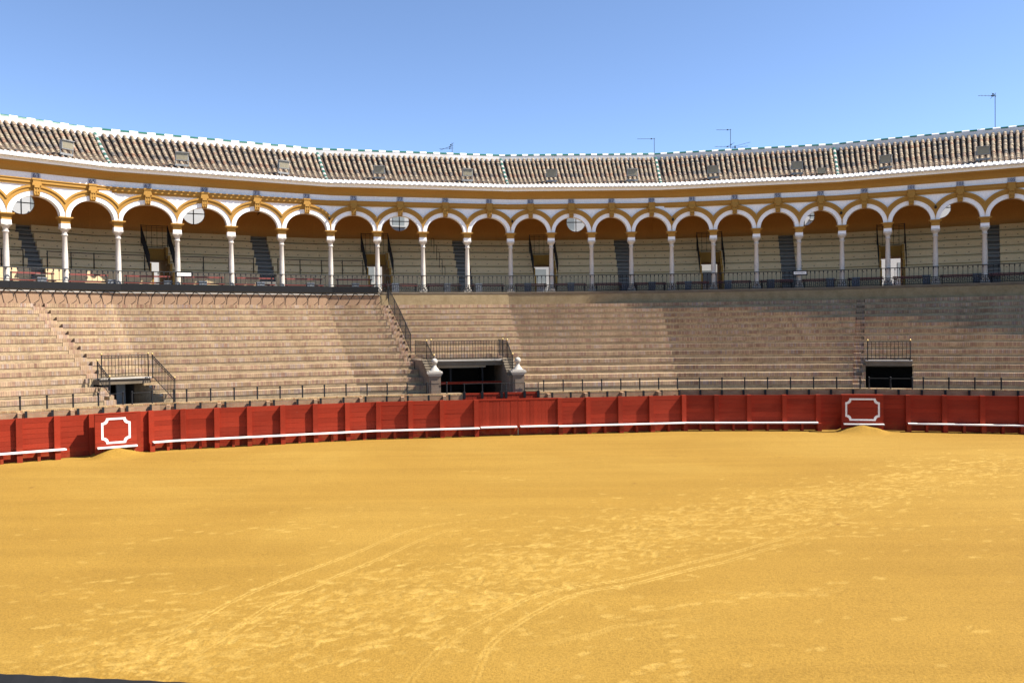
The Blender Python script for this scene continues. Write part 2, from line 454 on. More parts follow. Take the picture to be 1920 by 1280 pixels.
# ================================================================== GROUND
g = MB(); g.face([(-300, -200, -0.05), (300, -200, -0.05), (300, 300, -0.05), (-300, 300, -0.05)])
o = g.build('ground', 'asphalt'); o['kind'] = 'structure'
s = MB()
poly = [P(t, -1.9, 1, -0.03) for t in np.arange(-1, TMAX + 0.01, 1.0)]
poly = poly + [Vector((34, 5, -0.03)), Vector((26, -8, -0.03)), Vector((10, -12, -0.03)), Vector((-10, -12, -0.03)), Vector((-26, -6, -0.03)), Vector((-34, 8, -0.03))]
s.face(poly)
o = s.build('sand_bed', 'sand', origin=(0, 0, 0)); o['kind'] = 'structure'

# raked surface with footprints and wheel ruts: a fine height field, denser where the viewer stands
nrg = np.random.default_rng(4)
NY_, NX_ = 430, 660
ys = 7.5 * (46 / 7.5) ** (np.linspace(0, 1, NY_))
ks = np.linspace(-0.80, 0.80, NX_)
SY = np.repeat(ys[:, None], NX_, 1); SX = SY * ks[None, :]
def vnoise(x, y, sc, seed):
    g_ = np.random.default_rng(seed).random((256, 256))
    u, v = x * sc + 100.0, y * sc + 100.0
    iu, iv = np.floor(u).astype(int), np.floor(v).astype(int); fu, fv = u - iu, v - iv
    fu = fu * fu * (3 - 2 * fu); fv = fv * fv * (3 - 2 * fv)
    q = lambda a, b: g_[a % 256, b % 256]
    return (q(iu, iv) * (1 - fu) + q(iu + 1, iv) * fu) * (1 - fv) + (q(iu, iv + 1) * (1 - fu) + q(iu + 1, iv + 1) * fu) * fv
SZ = 0.020 * (vnoise(SX, SY, 0.35, 1) - 0.5) + 0.010 * (vnoise(SX, SY, 1.3, 2) - 0.5) + 0.007 * (vnoise(SX, SY, 4.5, 3) - 0.5)
SZ += 0.003 * np.sin((SY + 0.10 * SX + 1.5 * vnoise(SX, SY, 0.08, 9)) * 9.0) * vnoise(SX, SY, 0.2, 5)      # rake drags
LOOSE = np.zeros_like(SX)
def press(px, py, rx, ry, ang, amt, depth):
    """one print: pressed in, a low rim, dry sand kicked up over it"""
    R_ = 1.7 * max(rx, ry)
    i0, i1 = np.searchsorted(ys, py - R_), np.searchsorted(ys, py + R_)
    if i1 <= i0: return
    k0, k1 = np.searchsorted(ks, (px - R_) / py - 0.02), np.searchsorted(ks, (px + R_) / py + 0.02)
    sl = (slice(i0, i1), slice(k0, k1))
    dx, dy = SX[sl] - px, SY[sl] - py
    if dx.size == 0: return
    ca, sa = math.cos(ang), math.sin(ang)
    u, v = (dx * ca + dy * sa) / rx, (-dx * sa + dy * ca) / ry
    r = np.sqrt(u * u + v * v) + 0.5 * (vnoise(SX[sl], SY[sl], 7.0, 6) - 0.5)
    SZ[sl] += -depth * np.exp(-(r * 1.25) ** 4) + 0.45 * depth * np.exp(-((r - 1.12) / 0.28) ** 2)
    LOOSE[sl] = np.maximum(LOOSE[sl], amt * np.exp(-(r / 0.95) ** 8))
def rut(pp, wd, amt, depth):
    pp = np.array(pp, float)
    d = np.concatenate([[0], np.cumsum(np.hypot(*np.diff(pp, axis=0).T))]); tt = np.linspace(0, d[-1], 40)
    x = np.interp(tt, d, pp[:, 0]); y = np.interp(tt, d, pp[:, 1])
    x[2:-2] = np.convolve(x, np.ones(5) / 5, 'valid'); y[2:-2] = np.convolve(y, np.ones(5) / 5, 'valid')
    G_ = [ground(a, b) for a, b in zip(x, y)]
    for q, (A, B) in enumerate(zip(G_[:-1], G_[1:])):
        L = (B - A).length; n = max(2, int(L / 0.07)); dr = (B - A).normalized(); ang = math.atan2(dr.y, dr.x)
        fade = min(1.0, 0.25 + 2.0 * min(q, len(G_) - 2 - q) / len(G_))
        for k in range(n):
            p = A + (B - A) * k / n
            off = 0.03 * math.sin(0.7 * (q + k / n))
            for sgn in (-1, 1):
                press(p.x - dr.y * (off + sgn * 0.045), p.y + dr.x * (off + sgn * 0.045), 0.09, wd, ang, amt * fade * nrg.uniform(0.7, 1.0), depth)
TR = [[(905, 973), (850, 976), (800, 986), (740, 1003), (660, 1038), (590, 1066), (520, 1086), (430, 1130), (330, 1187), (240, 1245), (190, 1285)],
      [(890, 980), (850, 987), (790, 1012), (700, 1050), (600, 1095), (540, 1118), (480, 1152), (400, 1205), (300, 1285)],
      [(1640, 948), (1560, 982), (1460, 1012), (1330, 1045), (1180, 1085), (1080, 1098), (980, 1120), (900, 1165), (820, 1218), (780, 1255), (755, 1290)],
      [(1570, 990), (1470, 1022), (1340, 1056), (1200, 1092), (1100, 1108), (1010, 1140), (950, 1180), (905, 1225), (880, 1290)]]
for pp in TR: rut(pp, 0.024, 1.3, 0.0045)
rut([(970, 1212), (1060, 1200), (1170, 1172), (1290, 1160), (1330, 1152)], 0.03, 0.5, 0.002)
rut([(1330, 1108), (1440, 1116), (1540, 1110), (1595, 1098)], 0.03, 0.6, 0.002)
rs = random.Random(5)
BAND = np.array([(1860, 868, 20), (1760, 890, 30), (1600, 925, 36), (1450, 955, 42), (1300, 978, 50), (1150, 1010, 60), (1000, 1060, 72), (850, 1108, 80), (650, 1150, 85), (400, 1195, 80), (150, 1235, 55)], float)
for i in range(5200):
    f = rs.random() ** 1.1 * (len(BAND) - 1); k = min(int(f), len(BAND) - 2); fr = f - k
    c = BAND[k] * (1 - fr) + BAND[k + 1] * fr
    p = ground(c[0] + rs.gauss(0, 70), c[1] + rs.gauss(0, 0.5) * c[2])
    if p.y > 40: continue
    r = rs.choice((0.016, 0.022, 0.028, 0.036, 0.055)) * rs.uniform(0.8, 1.2) * (1.0 + 0.010 * p.y)
    press(p.x, p.y, r * rs.uniform(1.3, 4.5), r, rs.choice((0.3, 0.3, 0.1, 1.2)) + rs.gauss(0, 0.5), rs.uniform(0.1, 1.0) ** 1.5, rs.uniform(0.003, 0.009))
for i in range(520):
    px, py = rs.uniform(0, 1920), 950 + 320 * rs.random() ** 1.3
    if px > 1250 and py > 1050 and rs.random() < 0.75: continue
    if px < 500 and py < 1080 and rs.random() < 0.6: continue
    p = ground(px, py); r = rs.uniform(0.04, 0.08)
    press(p.x, p.y, r * rs.uniform(1.0, 2.4), r, rs.uniform(-0.3, 0.8), rs.uniform(0.2, 0.7), rs.uniform(0.001, 0.004))
for x0, y0, x1, y1, n in ((1600, 1092, 1180, 1145, 14), (1255, 1190, 1290, 1275, 7), (1235, 1235, 1180, 1278, 4), (420, 1100, 60, 1180, 12), (1900, 905, 1650, 905, 12), (1480, 1012, 1750, 985, 10), (300, 1000, 620, 985, 12), (330, 1065, 100, 1110, 8), (860, 880, 1000, 905, 6)):
    for k in range(n):
        f = (k + 0.5) / n; p = ground(x0 + (x1 - x0) * f + rs.gauss(0, 6), y0 + (y1 - y0) * f + rs.gauss(0, 4))
        press(p.x, p.y, 0.14, 0.07, rs.uniform(0, 0.6), rs.uniform(0.4, 0.85), 0.005)
LOOSE *= 0.55 + 0.75 * vnoise(SX, SY, 9.0, 8)
DARK = np.clip((vnoise(SX, SY, 1.9, 11) * vnoise(SX, SY, 6.3, 12) - 0.78) * 6, 0, 1) * 0.8
edge = np.minimum(np.minimum(np.arange(NY_)[:, None], NY_ - 1 - np.arange(NY_)[:, None]), np.minimum(np.arange(NX_)[None, :], NX_ - 1 - np.arange(NX_)[None, :]))
SZ = np.where(edge < 1, -0.035, SZ)
me = bpy.data.meshes.new('sand_arena')
idx = np.arange(NY_ * NX_).reshape(NY_, NX_)
quads = np.stack([idx[:-1, :-1], idx[:-1, 1:], idx[1:, 1:], idx[1:, :-1]], -1).reshape(-1, 4)
me.vertices.add(NY_ * NX_); me.vertices.foreach_set('co', np.stack([SX, SY, SZ], -1).ravel().astype(np.float32))
me.loops.add(quads.size); me.loops.foreach_set('vertex_index', quads.ravel().astype(np.int32))
me.polygons.add(len(quads)); me.polygons.foreach_set('loop_start', (np.arange(len(quads)) * 4).astype(np.int32))
me.polygons.foreach_set('loop_total', np.full(len(quads), 4, np.int32))
me.update(calc_edges=True)
me.polygons.foreach_set('use_smooth', np.ones(len(quads), bool))
for nm, arr in (('loose', LOOSE), ('damp', DARK)):
    at = me.attributes.new(nm, 'FLOAT', 'POINT'); at.data.foreach_set('value', arr.ravel().astype(np.float32))
me.materials.append(MATS['sand'])
o = bpy.data.objects.new('sand_arena', me); COL.objects.link(o); o['kind'] = 'structure'

# ================================================================== GALLERY (the covered arcade above the seats)
ZF = 6.95            # gallery floor
ZI = 10.57           # top of the imposts, where the arches spring
ZB0, ZB1 = 12.0, 12.32   # ochre band
ZC = 12.62           # underside of the cornice
COLS = [0.02, 0.27] + [0.528, 0.787] + [1.035, 1.288, 1.532, 1.774] + [2.022, 2.272, 2.521, 2.769] + [3.02, 3.286, 3.55, 3.81] + [4.068, 4.31, 4.555, 4.792] + [5.028, 5.276, 5.523, 5.768] + [6.02, 6.27]
C0 = 2               # index of the leftmost column in view
NUM0 = 63            # number on the plaque of the bay right of that column
gal = thing('arena_gallery', 'long ochre and white arcaded gallery with tiled roof above the brick seating', 'arcade', P(3, 0, 0, 0))

# -- columns
shaft = MB().lathe([(0.142, 0.28), (0.147, 0.6), (0.138, 1.6), (0.110, 2.66), (0.125, 2.68), (0.15, 2.70), (0.15, 2.74), (0.118, 2.77), (0.118, 2.83)], 18).mesh('shaft', 'marble', smooth=True)
base = MB().box(-0.24, 0.24, -0.24, 0.24, 0, 0.10).lathe([(0.0, 0.10), (0.23, 0.10), (0.235, 0.14), (0.22, 0.18), (0.18, 0.2), (0.18, 0.23), (0.2, 0.25), (0.19, 0.28), (0.0, 0.285)], 18).mesh('base', 'marble')
capital = MB().lathe([(0.118, 2.83), (0.13, 2.88), (0.18, 2.95), (0.225, 3.0), (0.235, 3.05), (0, 3.055)], 18).box(-0.23, 0.23, -0.23, 0.23, 3.04, 3.12).mesh('capital', 'marble')
block = MB().box(-0.21, 0.21, -0.21, 0.21, 3.12, 3.29).mesh('white_block', 'white_plaster')
im = MB().box(-0.212, 0.212, -0.215, 0.215, 3.29, 3.48)
for k, (a, z0, z1) in enumerate([(0.24, 3.48, 3.52), (0.28, 3.52, 3.56), (0.33, 3.56, 3.62)]): im.box(-a, a, -a, a, z0, z1)
impost = im.mesh('impost', 'ochre_plaster')
for t in COLS:
    a = head(t)
    fr = t - math.floor(t)
    if fr < 0.05: a = (head(t) + head(t - 0.1)) / 2
    q = P(t, 0, 0, ZF)
    rel = q - gal.location
    c = local('column', shaft, gal, rel, a)
    for nm, me in (('base', base), ('capital', capital), ('white_block', block), ('impost', impost)): local(nm, me, c)

# -- arches, one per bay
def bay_mesh(Wd):
    rx = Wd / 2 - 0.225; rz = 0.94
    xs = sorted(set([-Wd / 2, Wd / 2] + [rx * math.cos(math.pi * k / 28) for k in range(29)]))
    zb = lambda x: ZI - ZF + (rz * math.sqrt(max(0, 1 - (x / rx) ** 2)) if abs(x) < rx else 0)
    zt = ZC - ZF
    wl = MB()
    for x0, x1 in zip(xs[:-1], xs[1:]):
        for y in (-0.2, 0.2):
            wl.face([(x0, y, zb(x0)), (x1, y, zb(x1)), (x1, y, zt), (x0, y, zt)])
        wl.face([(x0, -0.2, zb(x0)), (x0, 0.2, zb(x0)), (x1, 0.2, zb(x1)), (x1, -0.2, zb(x1))])
    def ringm(d0, d1, y0, y1, steps=30, prof=None):
        m = MB(); z0 = ZI - ZF
        pr_ = []
        for k in range(steps + 1):
            th = math.pi * k / steps
            pi_ = [(rx + d0) * math.cos(th), (rz + d0) * math.sin(th)]; po = [(rx + d1) * math.cos(th), (rz + d1) * math.sin(th)]
            h = Wd / 2 + 0.002
            if abs(po[0]) > h:
                if abs(pi_[0]) >= h: pr_.append(None); continue
                f = (h - abs(pi_[0])) / (abs(po[0]) - abs(pi_[0])); po = [pi_[0] + (po[0] - pi_[0]) * f, pi_[1] + (po[1] - pi_[1]) * f]
            pr_.append((pi_, po))
        for A, B in zip(pr_[:-1], pr_[1:]):
            if A is None or B is None: continue
            q = lambda p, y: (p[0], y, z0 + p[1])
            m.face([q(A[0], y1), q(B[0], y1), q(B[1], y1), q(A[1], y1)])
            m.face([q(A[0], y0), q(B[0], y0), q(B[0], y1), q(A[0], y1)])
            m.face([q(A[1], y0), q(B[1], y0), q(B[1], y1), q(A[1], y1)])
        return m
    white = ringm(-0.006, 0.225, 0.19, -0.235)
    yel = ringm(0.225, 0.50, -0.19, -0.265)
    y2 = ringm(0.40, 0.505, -0.26, -0.315)
    yel.v += [p for p in y2.v]; k = len(yel.v) - len(y2.v)
    yel.f += [[i + k for i in f] for f in y2.f]; yel.uv += y2.uv
    return wl.mesh('arch', 'white_plaster'), white.mesh('white_ring', 'white_plaster'), yel.mesh('ochre_ring', 'ochre_plaster'), rz

def prism(m, xz, y0, y1):
    n = len(xz)
    m.face([(x, y0, z) for x, z in xz]); m.face([(x, y1, z) for x, z in xz][::-1])
    for i in range(n):
        (xa, za), (xb, zb) = xz[i], xz[(i + 1) % n]
        m.face([(xa, y0, za), (xb, y0, zb), (xb, y1, zb), (xa, y1, za)])
key = MB()
prism(key, [(-0.12, 4.53), (0.12, 4.53), (0.17, 5.04), (-0.17, 5.04)], -0.36, -0.1)
for z0, z1, y in ((4.92, 5.03, -0.43), (4.72, 4.84, -0.40), (4.56, 4.66, -0.39)): key.box(-0.12, 0.12, y, -0.35, z0, z1)
for x in (-0.11, 0, 0.11): key.box(x - 0.025, x + 0.025, -0.41, -0.35, 4.60, 4.90)
key.box(-0.21, 0.21, -0.42, -0.1, 5.03, 5.075)
key = key.mesh('keystone', 'ochre_plaster')
pad = MB().box(-0.20, 0.20, -0.40, -0.18, 5.08, 5.16).box(-0.17, 0.17, -0.385, -0.18, 5.16, 5.30).box(-0.21, 0.21, -0.41, -0.18, 5.30, 5.385).mesh('band_block', 'ochre_plaster')
plq = MB().box(-0.19, 0.19, -0.235, -0.18, 5.40, 5.655).mesh('plaque', 'plaque')
BAYS = []
for i in range(len(COLS) - 1):
    t0, t1 = COLS[i], COLS[i + 1]
    a_, b_ = P(t0, 0, 0, ZF), P(t1, 0, 0, ZF)
    mid = (a_ + b_) / 2; d = b_ - a_; rz = math.atan2(d.y, d.x)
    num = NUM0 + 2 * (i - C0)
    BAYS.append((t0, t1, mid, rz, d.length, num))
    wl, wr, yr, _ = bay_mesh(d.length)
    ar = local('arch', wl, gal, mid - gal.location, rz)
    local('white_ring', wr, ar); local('ochre_ring', yr, ar); local('keystone', key, ar); local('band_block', pad, ar)
    local('plaque', plq, ar)
    local('number', text_mesh(str(num), 0.31 if num < 100 else 0.24, 0.004, 'blue_digit'), ar, (0, -0.2405, 5.527))

def gpart(name, mat, t0, t1, prof, **kw):
    return MB().sweep(t0, t1, prof, **kw).build(name, mat, gal)
SIDES = [(-1, 0)] + [(k, k + 1) for k in range(0, 7)] + [(7, TMAX)]
G0, G1 = -0.98, TMAX - 0.02
for (a, b) in SIDES:
    a = max(a, G0); b = min(b, G1)
    e = 0.0
    gpart('cornice', 'ochre_plaster', a, b, [(0.15, 0, ZC), (0.24, 0, ZC), (0.25, 0, 12.66), (0.30, 0, 12.76), (0.37, 0, 12.84), (0.47, 0, 12.92), (0.56, 0, 12.97), (0.585, 0, 13.0), (0.585, 0, 13.06), (0.15, 0, 13.06)])
    gpart('band', 'ochre_plaster', a, b, [(0.15, 0, ZB0 + 0.01), (0.27, 0, ZB0 + 0.01), (0.27, 0, 12.09), (0.32, 0, 12.11), (0.32, 0, 12.24), (0.36, 0, 12.26), (0.36, 0, 12.31), (0.15, 0, ZB1)])
    gpart('eave_fascia', 'white_plaster', a, b, [(0.15, 0, 13.06), (0.60, 0, 13.06), (0.64, 0, 13.235), (0.15, 0, 13.27)])
    gpart('floor_slab', 'stone', a, b, [(0.46, 0, ZF), (0.46, 0, ZF - 0.09), (0.44, 0, ZF - 0.16), (-6.3, 0, ZF - 0.16), (-6.3, 0, ZF)])
    gpart('ceiling', 'ochre_wall', a, b, [(0.19, 0, 12.6), (-4.42, 0, 15.2), (-6.3, 0, 14.6), (-6.3, 0, 14.7), (-4.42, 0, 15.3), (0.19, 0, 12.7)])
    gpart('roof_bed', 'dark_channel', a, b, [(0.30, 0, 13.44), (-1.9, 0, 14.47), (-4.42, 0, 15.93), (-7.0, 0, 14.6), (-7.0, 0, 14.5), (-4.42, 0, 15.8), (-1.9, 0, 14.3), (0.3, 0, 13.2)])
    gpart('eave_bed', 'white_tile', a, b, [(0.80, 0, 13.245), (0.80, 0, 13.275), (0.10, 0, 13.56), (0.10, 0, 13.50), (0.66, 0, 13.24)])
    gpart('ridge_wall', 'ridge_wall', a, b, [(-4.28, 0, 15.6), (-4.30, 0, 16.22), (-4.56, 0, 16.22), (-4.58, 0, 15.6)])

# walls that are not in view as arcades but close the ring and throw their shade
for a, b in ((G0, COLS[0]), (COLS[-1], G1)):
    gpart('arcade_wall', 'white_plaster', a, b, [(0.2, 0, ZI), (0.2, 0, ZC), (-0.2, 0, ZC), (-0.2, 0, ZI)])

# -- roof: one row of barrel tiles per object
def roofz(o):
    pts = [(0.90, 13.20), (-0.6, 13.80), (-1.9, 14.53), (-3.1, 15.22), (-4.30, 15.97)]
    for (o0, z0), (o1, z1) in zip(pts[:-1], pts[1:]):
        if o <= o0 + 1e-6 and o >= o1 - 1e-6: return z0 + (z1 - z0) * (o - o0) / (o1 - o0)
    return pts[-1][1]
def barrel(m, t, o0, o1, r0, r1, n=5, lift=0.0):
    A, B = P(t, o0, 0, roofz(o0) + lift), P(t, o1, 0, roofz(o1) + lift)
    a = head(t); tx = Vector((math.cos(a), math.sin(a), 0)); d = (B - A).normalized(); upv = tx.cross(d)
    if upv.z < 0: upv = -upv
    ra = [A + tx * (r0 * math.cos(math.pi * k / n)) + upv * (r0 * 0.95 * math.sin(math.pi * k / n)) for k in range(n + 1)]
    rb = [B + tx * (r1 * math.cos(math.pi * k / n)) + upv * (r1 * 0.95 * math.sin(math.pi * k / n)) for k in range(n + 1)]
    k0 = len(m.v); m.v += [tuple(p) for p in ra + rb]
    for k in range(n):
        m.f.append([k0 + k, k0 + k + 1, k0 + n + 2 + k, k0 + n + 1 + k]); m.uv.append([(0, 0)] * 4)
    m.f.append([k0 + k for k in range(n + 1)]); m.uv.append([(0, 0)] * (n + 1))
NR = 35
rng = random.Random(3)
eaves = {}
for j in range(0, 7):
    for k in range(NR):
        t = j + (k + 0.5) / NR
        hip = (k == 0)
        if t < 0.25 or t > 6.35: continue
        if hip: t = j + 0.25 / NR
        m = MB(); o0 = 0.24
        if hip:
            mw = MB(); n_ = 0
            while o0 > -4.15:
                L = 0.36; barrel(m if n_ % 2 == 0 else mw, t, o0, o0 - L, 0.105, 0.092, 6, 0.02); o0 -= L * 0.97; n_ += 1
            h = m.build('hip_tile_row', 'green_tile', gal); mw.build('pale_tiles', 'pale_stone', h)
        else:
            while o0 > -4.15:
                L = 0.30 + rng.uniform(-0.015, 0.015); j_ = rng.uniform(-0.006, 0.006)
                barrel(m, t + j_ * 0.2, o0, o0 - L, 0.106 + j_, 0.086, 6, 0.010 + rng.uniform(0, 0.02)); o0 -= L * 0.95
            m.build('tile_row', 'clay_tile', gal)
        e = eaves.setdefault(j, MB())
        barrel(e, t, 0.86, 0.20, 0.105, 0.098, 7, 0.0)
for j, e in eaves.items():
    o = e.build('eave_tiles', 'white_tile', gal); o['kind'] = 'stuff'
# ridge tiles, green and white by turns
n_ = 0
for j in range(0, 7):
    K = 27
    for k in range(K):
        t0, t1 = j + k / K, j + (k + 0.97) / K
        if t0 < 0.28 or t1 > 6.2: continue
        m = MB()
        for q in range(6):
            a0, a1 = math.pi * q / 6, math.pi * (q + 1) / 6
            f = lambda t, a: P(t, -4.43 + 0.14 * math.cos(a), 0, 16.22 + 0.13 * math.sin(a))
            m.face([f(t0, a0), f(t1, a0), f(t1, a1), f(t0, a1)])
        for tt in (t0, t1): m.face([f(tt, math.pi * q / 6) for q in range(7)])
        m.build('ridge_tile', 'white_tile' if n_ % 2 else 'green_tile', gal); n_ += 1

# -- inside: back wall with round windows and doors, raked seats, aisles, passages
OCULI = [40, 363, 749, 1080, 1508, 1761]
OCT = [tpx(x, -6.2, 0, 12.1) for x in OCULI]
# passages through the seating: (left px, right px) at the front of the first row
PASS = [(tpx(a, -1.6, 0, 7.6), tpx(b, -1.6, 0, 7.6)) for a, b in ((289, 324), (694, 733), (1006, 1042), (1318, 1354), (1654, 1694))]
AISLE = [(tpx(a, -1.6, 0, 7.8), tpx(b, -1.6, 0, 7.8)) for a, b in ((58, 86), (487, 517), (860, 886), (1160, 1190), (1466, 1494), (1853, 1876))]
OB = -6.2
def span_t(t, wd):      # half width in t of a length in metres at the back wall
    L = (P(t + 0.01, OB, 0, 0) - P(t - 0.01, OB, 0, 0)).length / 0.02
    return wd / L
events = [(t - span_t(t, 0.75), t + span_t(t, 0.75), 'o') for t in OCT] + [(a, b, 'd') for a, b in PASS]
events.sort()
cur = G0; bw = MB()
def wq(t0, t1, z0, z1, oo=OB):
    bw.sweep(t0, t1, [(oo, 0, z0), (oo, 0, z1), (oo - 0.35, 0, z1), (oo - 0.35, 0, z0)])
for a, b, kd in events:
    wq(cur, a, 0.0, 14.65)
    if kd == 'd':
        wq(a, b, 9.0, 14.65); wq(a, b, 0.0, ZF - 0.16)
    else:
        mid = (a + b) / 2; zc_, rr = 12.02, 0.67
        dt = (b - a) / 2
        wq(a, b, 0.0, 11.2); wq(a, b, 13.2, 14.65)
        N = 20
        xs = [-1] + [-(rr / 0.75) * math.cos(math.pi * k / N) for k in range(N + 1)] + [1]
        for x0, x1 in zip(xs[:-1], xs[1:]):
            h = lambda x: rr * math.sqrt(max(0, 1 - (x * 0.75 / rr) ** 2))
            ta, tb = mid + x0 * dt, mid + x1 * dt
            for oo in (OB, OB - 0.35):
                bw.face([P(ta, oo, 0, 11.2), P(tb, oo, 0, 11.2), P(tb, oo, 0, zc_ - h(x1)), P(ta, oo, 0, zc_ - h(x0))])
                bw.face([P(ta, oo, 0, zc_ + h(x0)), P(tb, oo, 0, zc_ + h(x1)), P(tb, oo, 0, 13.2), P(ta, oo, 0, 13.2)])
            if abs(x0) < 1 and abs(x1) < 1:
                for sg in (-1, 1):
                    bw.face([P(ta, OB, 0, zc_ + sg * h(x0)), P(tb, OB, 0, zc_ + sg * h(x1)), P(tb, OB - 0.35, 0, zc_ + sg * h(x1)), P(ta, OB - 0.35, 0, zc_ + sg * h(x0))])
    cur = b
wq(cur, G1, 0.0, 14.65)
bw.build('back_wall', 'ochre_wall', gal)
for t in OCT:
    m = MB(); c = P(t, OB - 0.10, 0, 12.02); a = head(t); tx = Vector((math.cos(a), math.sin(a), 0))
    m.bar(c - tx * 0.68, c + tx * 0.68, 0.032, 6); m.bar(c - Vector((0, 0, 0.68)), c + Vector((0, 0, 0.68)), 0.032, 6)
    win = m.build('round_window_bars', 'iron', gal)
    f_ = MB()
    ringp = [c + tx * 0.655 * math.cos(2 * math.pi * k / 28) + Vector((0, 0, 0.655 * math.sin(2 * math.pi * k / 28))) for k in range(29)]
    f_.tube(ringp, 0.02, 5); f_.build('rim', 'white_plaster', win)

GROWS = 6
def gcuts(k):
    cuts = [(a, b, 'a') for a, b in AISLE]
    if k < 4: cuts += [(a, b, 'p') for a, b in PASS]
    return sorted(cuts)
marks = MB()
for k in range(GROWS):
    of, ob = -1.6 - 0.74 * k, (-1.6 - 0.74 * (k + 1)) if k < GROWS - 1 else OB + 0.01
    zt = 8.10 + 0.52 * k; zb = zt - 0.56 if k else ZF
    cur = G0
    for a, b, kd in gcuts(k) + [(G1, G1, 'e')]:
        if a > cur + 0.01:
            row = gpart('gallery_seat', 'cream_plaster', cur, a, [(of, 0, zt), (of, 0, zt - 0.34 if k else zb), (of - (0.16 if k else 0.01), 0, zt - 0.36 if k else zb), (of - (0.16 if k else 0.01), 0, zb), (ob - 0.20, 0, zb), (ob - 0.20, 0, zt)])
            L = (P(a, of, 0, 0) - P(cur, of, 0, 0)).length; nn = int(L / 0.62)
            for q in range(nn):
                tt = cur + (q + 0.5) / nn * (a - cur)
                if not 0.4 < tt < 6.1: continue
                pc = P(tt, of, 0, zt - 0.22); ha = head(tt); tx = Vector((math.cos(ha), math.sin(ha), 0)); nv = Vector((math.sin(ha), -math.cos(ha), 0))
                marks.face([pc - tx * 0.035 + nv * 0.006, pc + tx * 0.035 + nv * 0.006, pc + tx * 0.035 + nv * 0.006 + Vector((0, 0, 0.05)), pc - tx * 0.035 + nv * 0.006 + Vector((0, 0, 0.05))])
        if kd == 'a':
            zl_ = zt - 0.26
            o = gpart('aisle_step', 'grey_step', a, b, [(of, 0, zl_), (of, 0, zl_ - 0.10), (of - 0.10, 0, zl_ - 0.13), (of - 0.10, 0, zb), (ob - 0.12, 0, zb), (ob - 0.12, 0, zt - 0.004), (of - 0.37, 0, zt - 0.004), (of - 0.37, 0, zt - 0.10), (of - 0.47, 0, zt - 0.13), (of - 0.47, 0, zl_)])
            if k == 0:
                gpart('aisle_step', 'grey_step', a, b, [(of + 0.9, 0, ZF + 0.24), (of + 0.9, 0, ZF), (of, 0, ZF), (of, 0, ZF + 0.66), (of + 0.3, 0, ZF + 0.66), (of + 0.3, 0, ZF + 0.46), (of + 0.6, 0, ZF + 0.46), (of + 0.6, 0, ZF + 0.24)])
        cur = b
mk = marks.build('seat_numbers', 'stone', gal); mk['kind'] = 'stuff'
# side walls and inner door wall of each passage
for a, b in PASS:
    oe = -1.6 - 0.74 * 4
    dt = span_t((a + b) / 2, 0.12)
    for t0, t1 in ((a - dt, a), (b, b + dt)):
        zs = [(-1.59, 8.085)] + [(-1.6 - 0.74 * k, 8.085 + 0.52 * k) for k in range(1, 4)]
        prof = [(-1.59, 0, ZF)]
        z = 8.085
        prof.append((-1.59, 0, z))
        for k in range(1, 4):
            prof.append((-1.6 - 0.74 * k + 0.004, 0, z)); z = 8.085 + 0.52 * k; prof.append((-1.6 - 0.74 * k + 0.004, 0, z))
        prof.append((oe, 0, z)); prof.append((OB + 0.004, 0, z)); prof.append((OB + 0.004, 0, ZF))
        gpart('passage_wall', 'ochre_plaster', t0, t1, prof)
    gpart('passage_lintel', 'ochre_plaster', a, b, [(oe + 0.10, 0, 8.95), (oe + 0.10, 0, 9.62), (OB + 0.004, 0, 9.62), (OB + 0.004, 0, 8.95)])

# the big painted 9 on the back wall
t9 = tpx(484, OB, 0, 12.3)
local('number', text_mesh('9', 0.62, 0.004, 'black_board'), gal, P(t9, OB + 0.01, 0, 12.33) - gal.location, head(t9))

# ================================================================== GRANDSTAND (open brick rows)
NROW = 13; ZW = 1.735; DZ = 0.342
def rowpos(k):
    f = k / NROW
    return (-1.9 + 2.85 * f, 1 - f)
stand = thing('brick_grandstand', 'curved open grandstand of brick seat rows below the arcade', 'grandstand', P(3, 0, 0.8, 0))
def spart(name, mat, t0, t1, prof, parent=None, **kw):
    return MB().sweep(t0, t1, prof, **kw).build(name, mat, parent or stand)
def tr(px, k, z=None):
    o_, s_ = rowpos(k)
    return tpx(px, o_, s_, ZW + DZ * k if z is None else z)
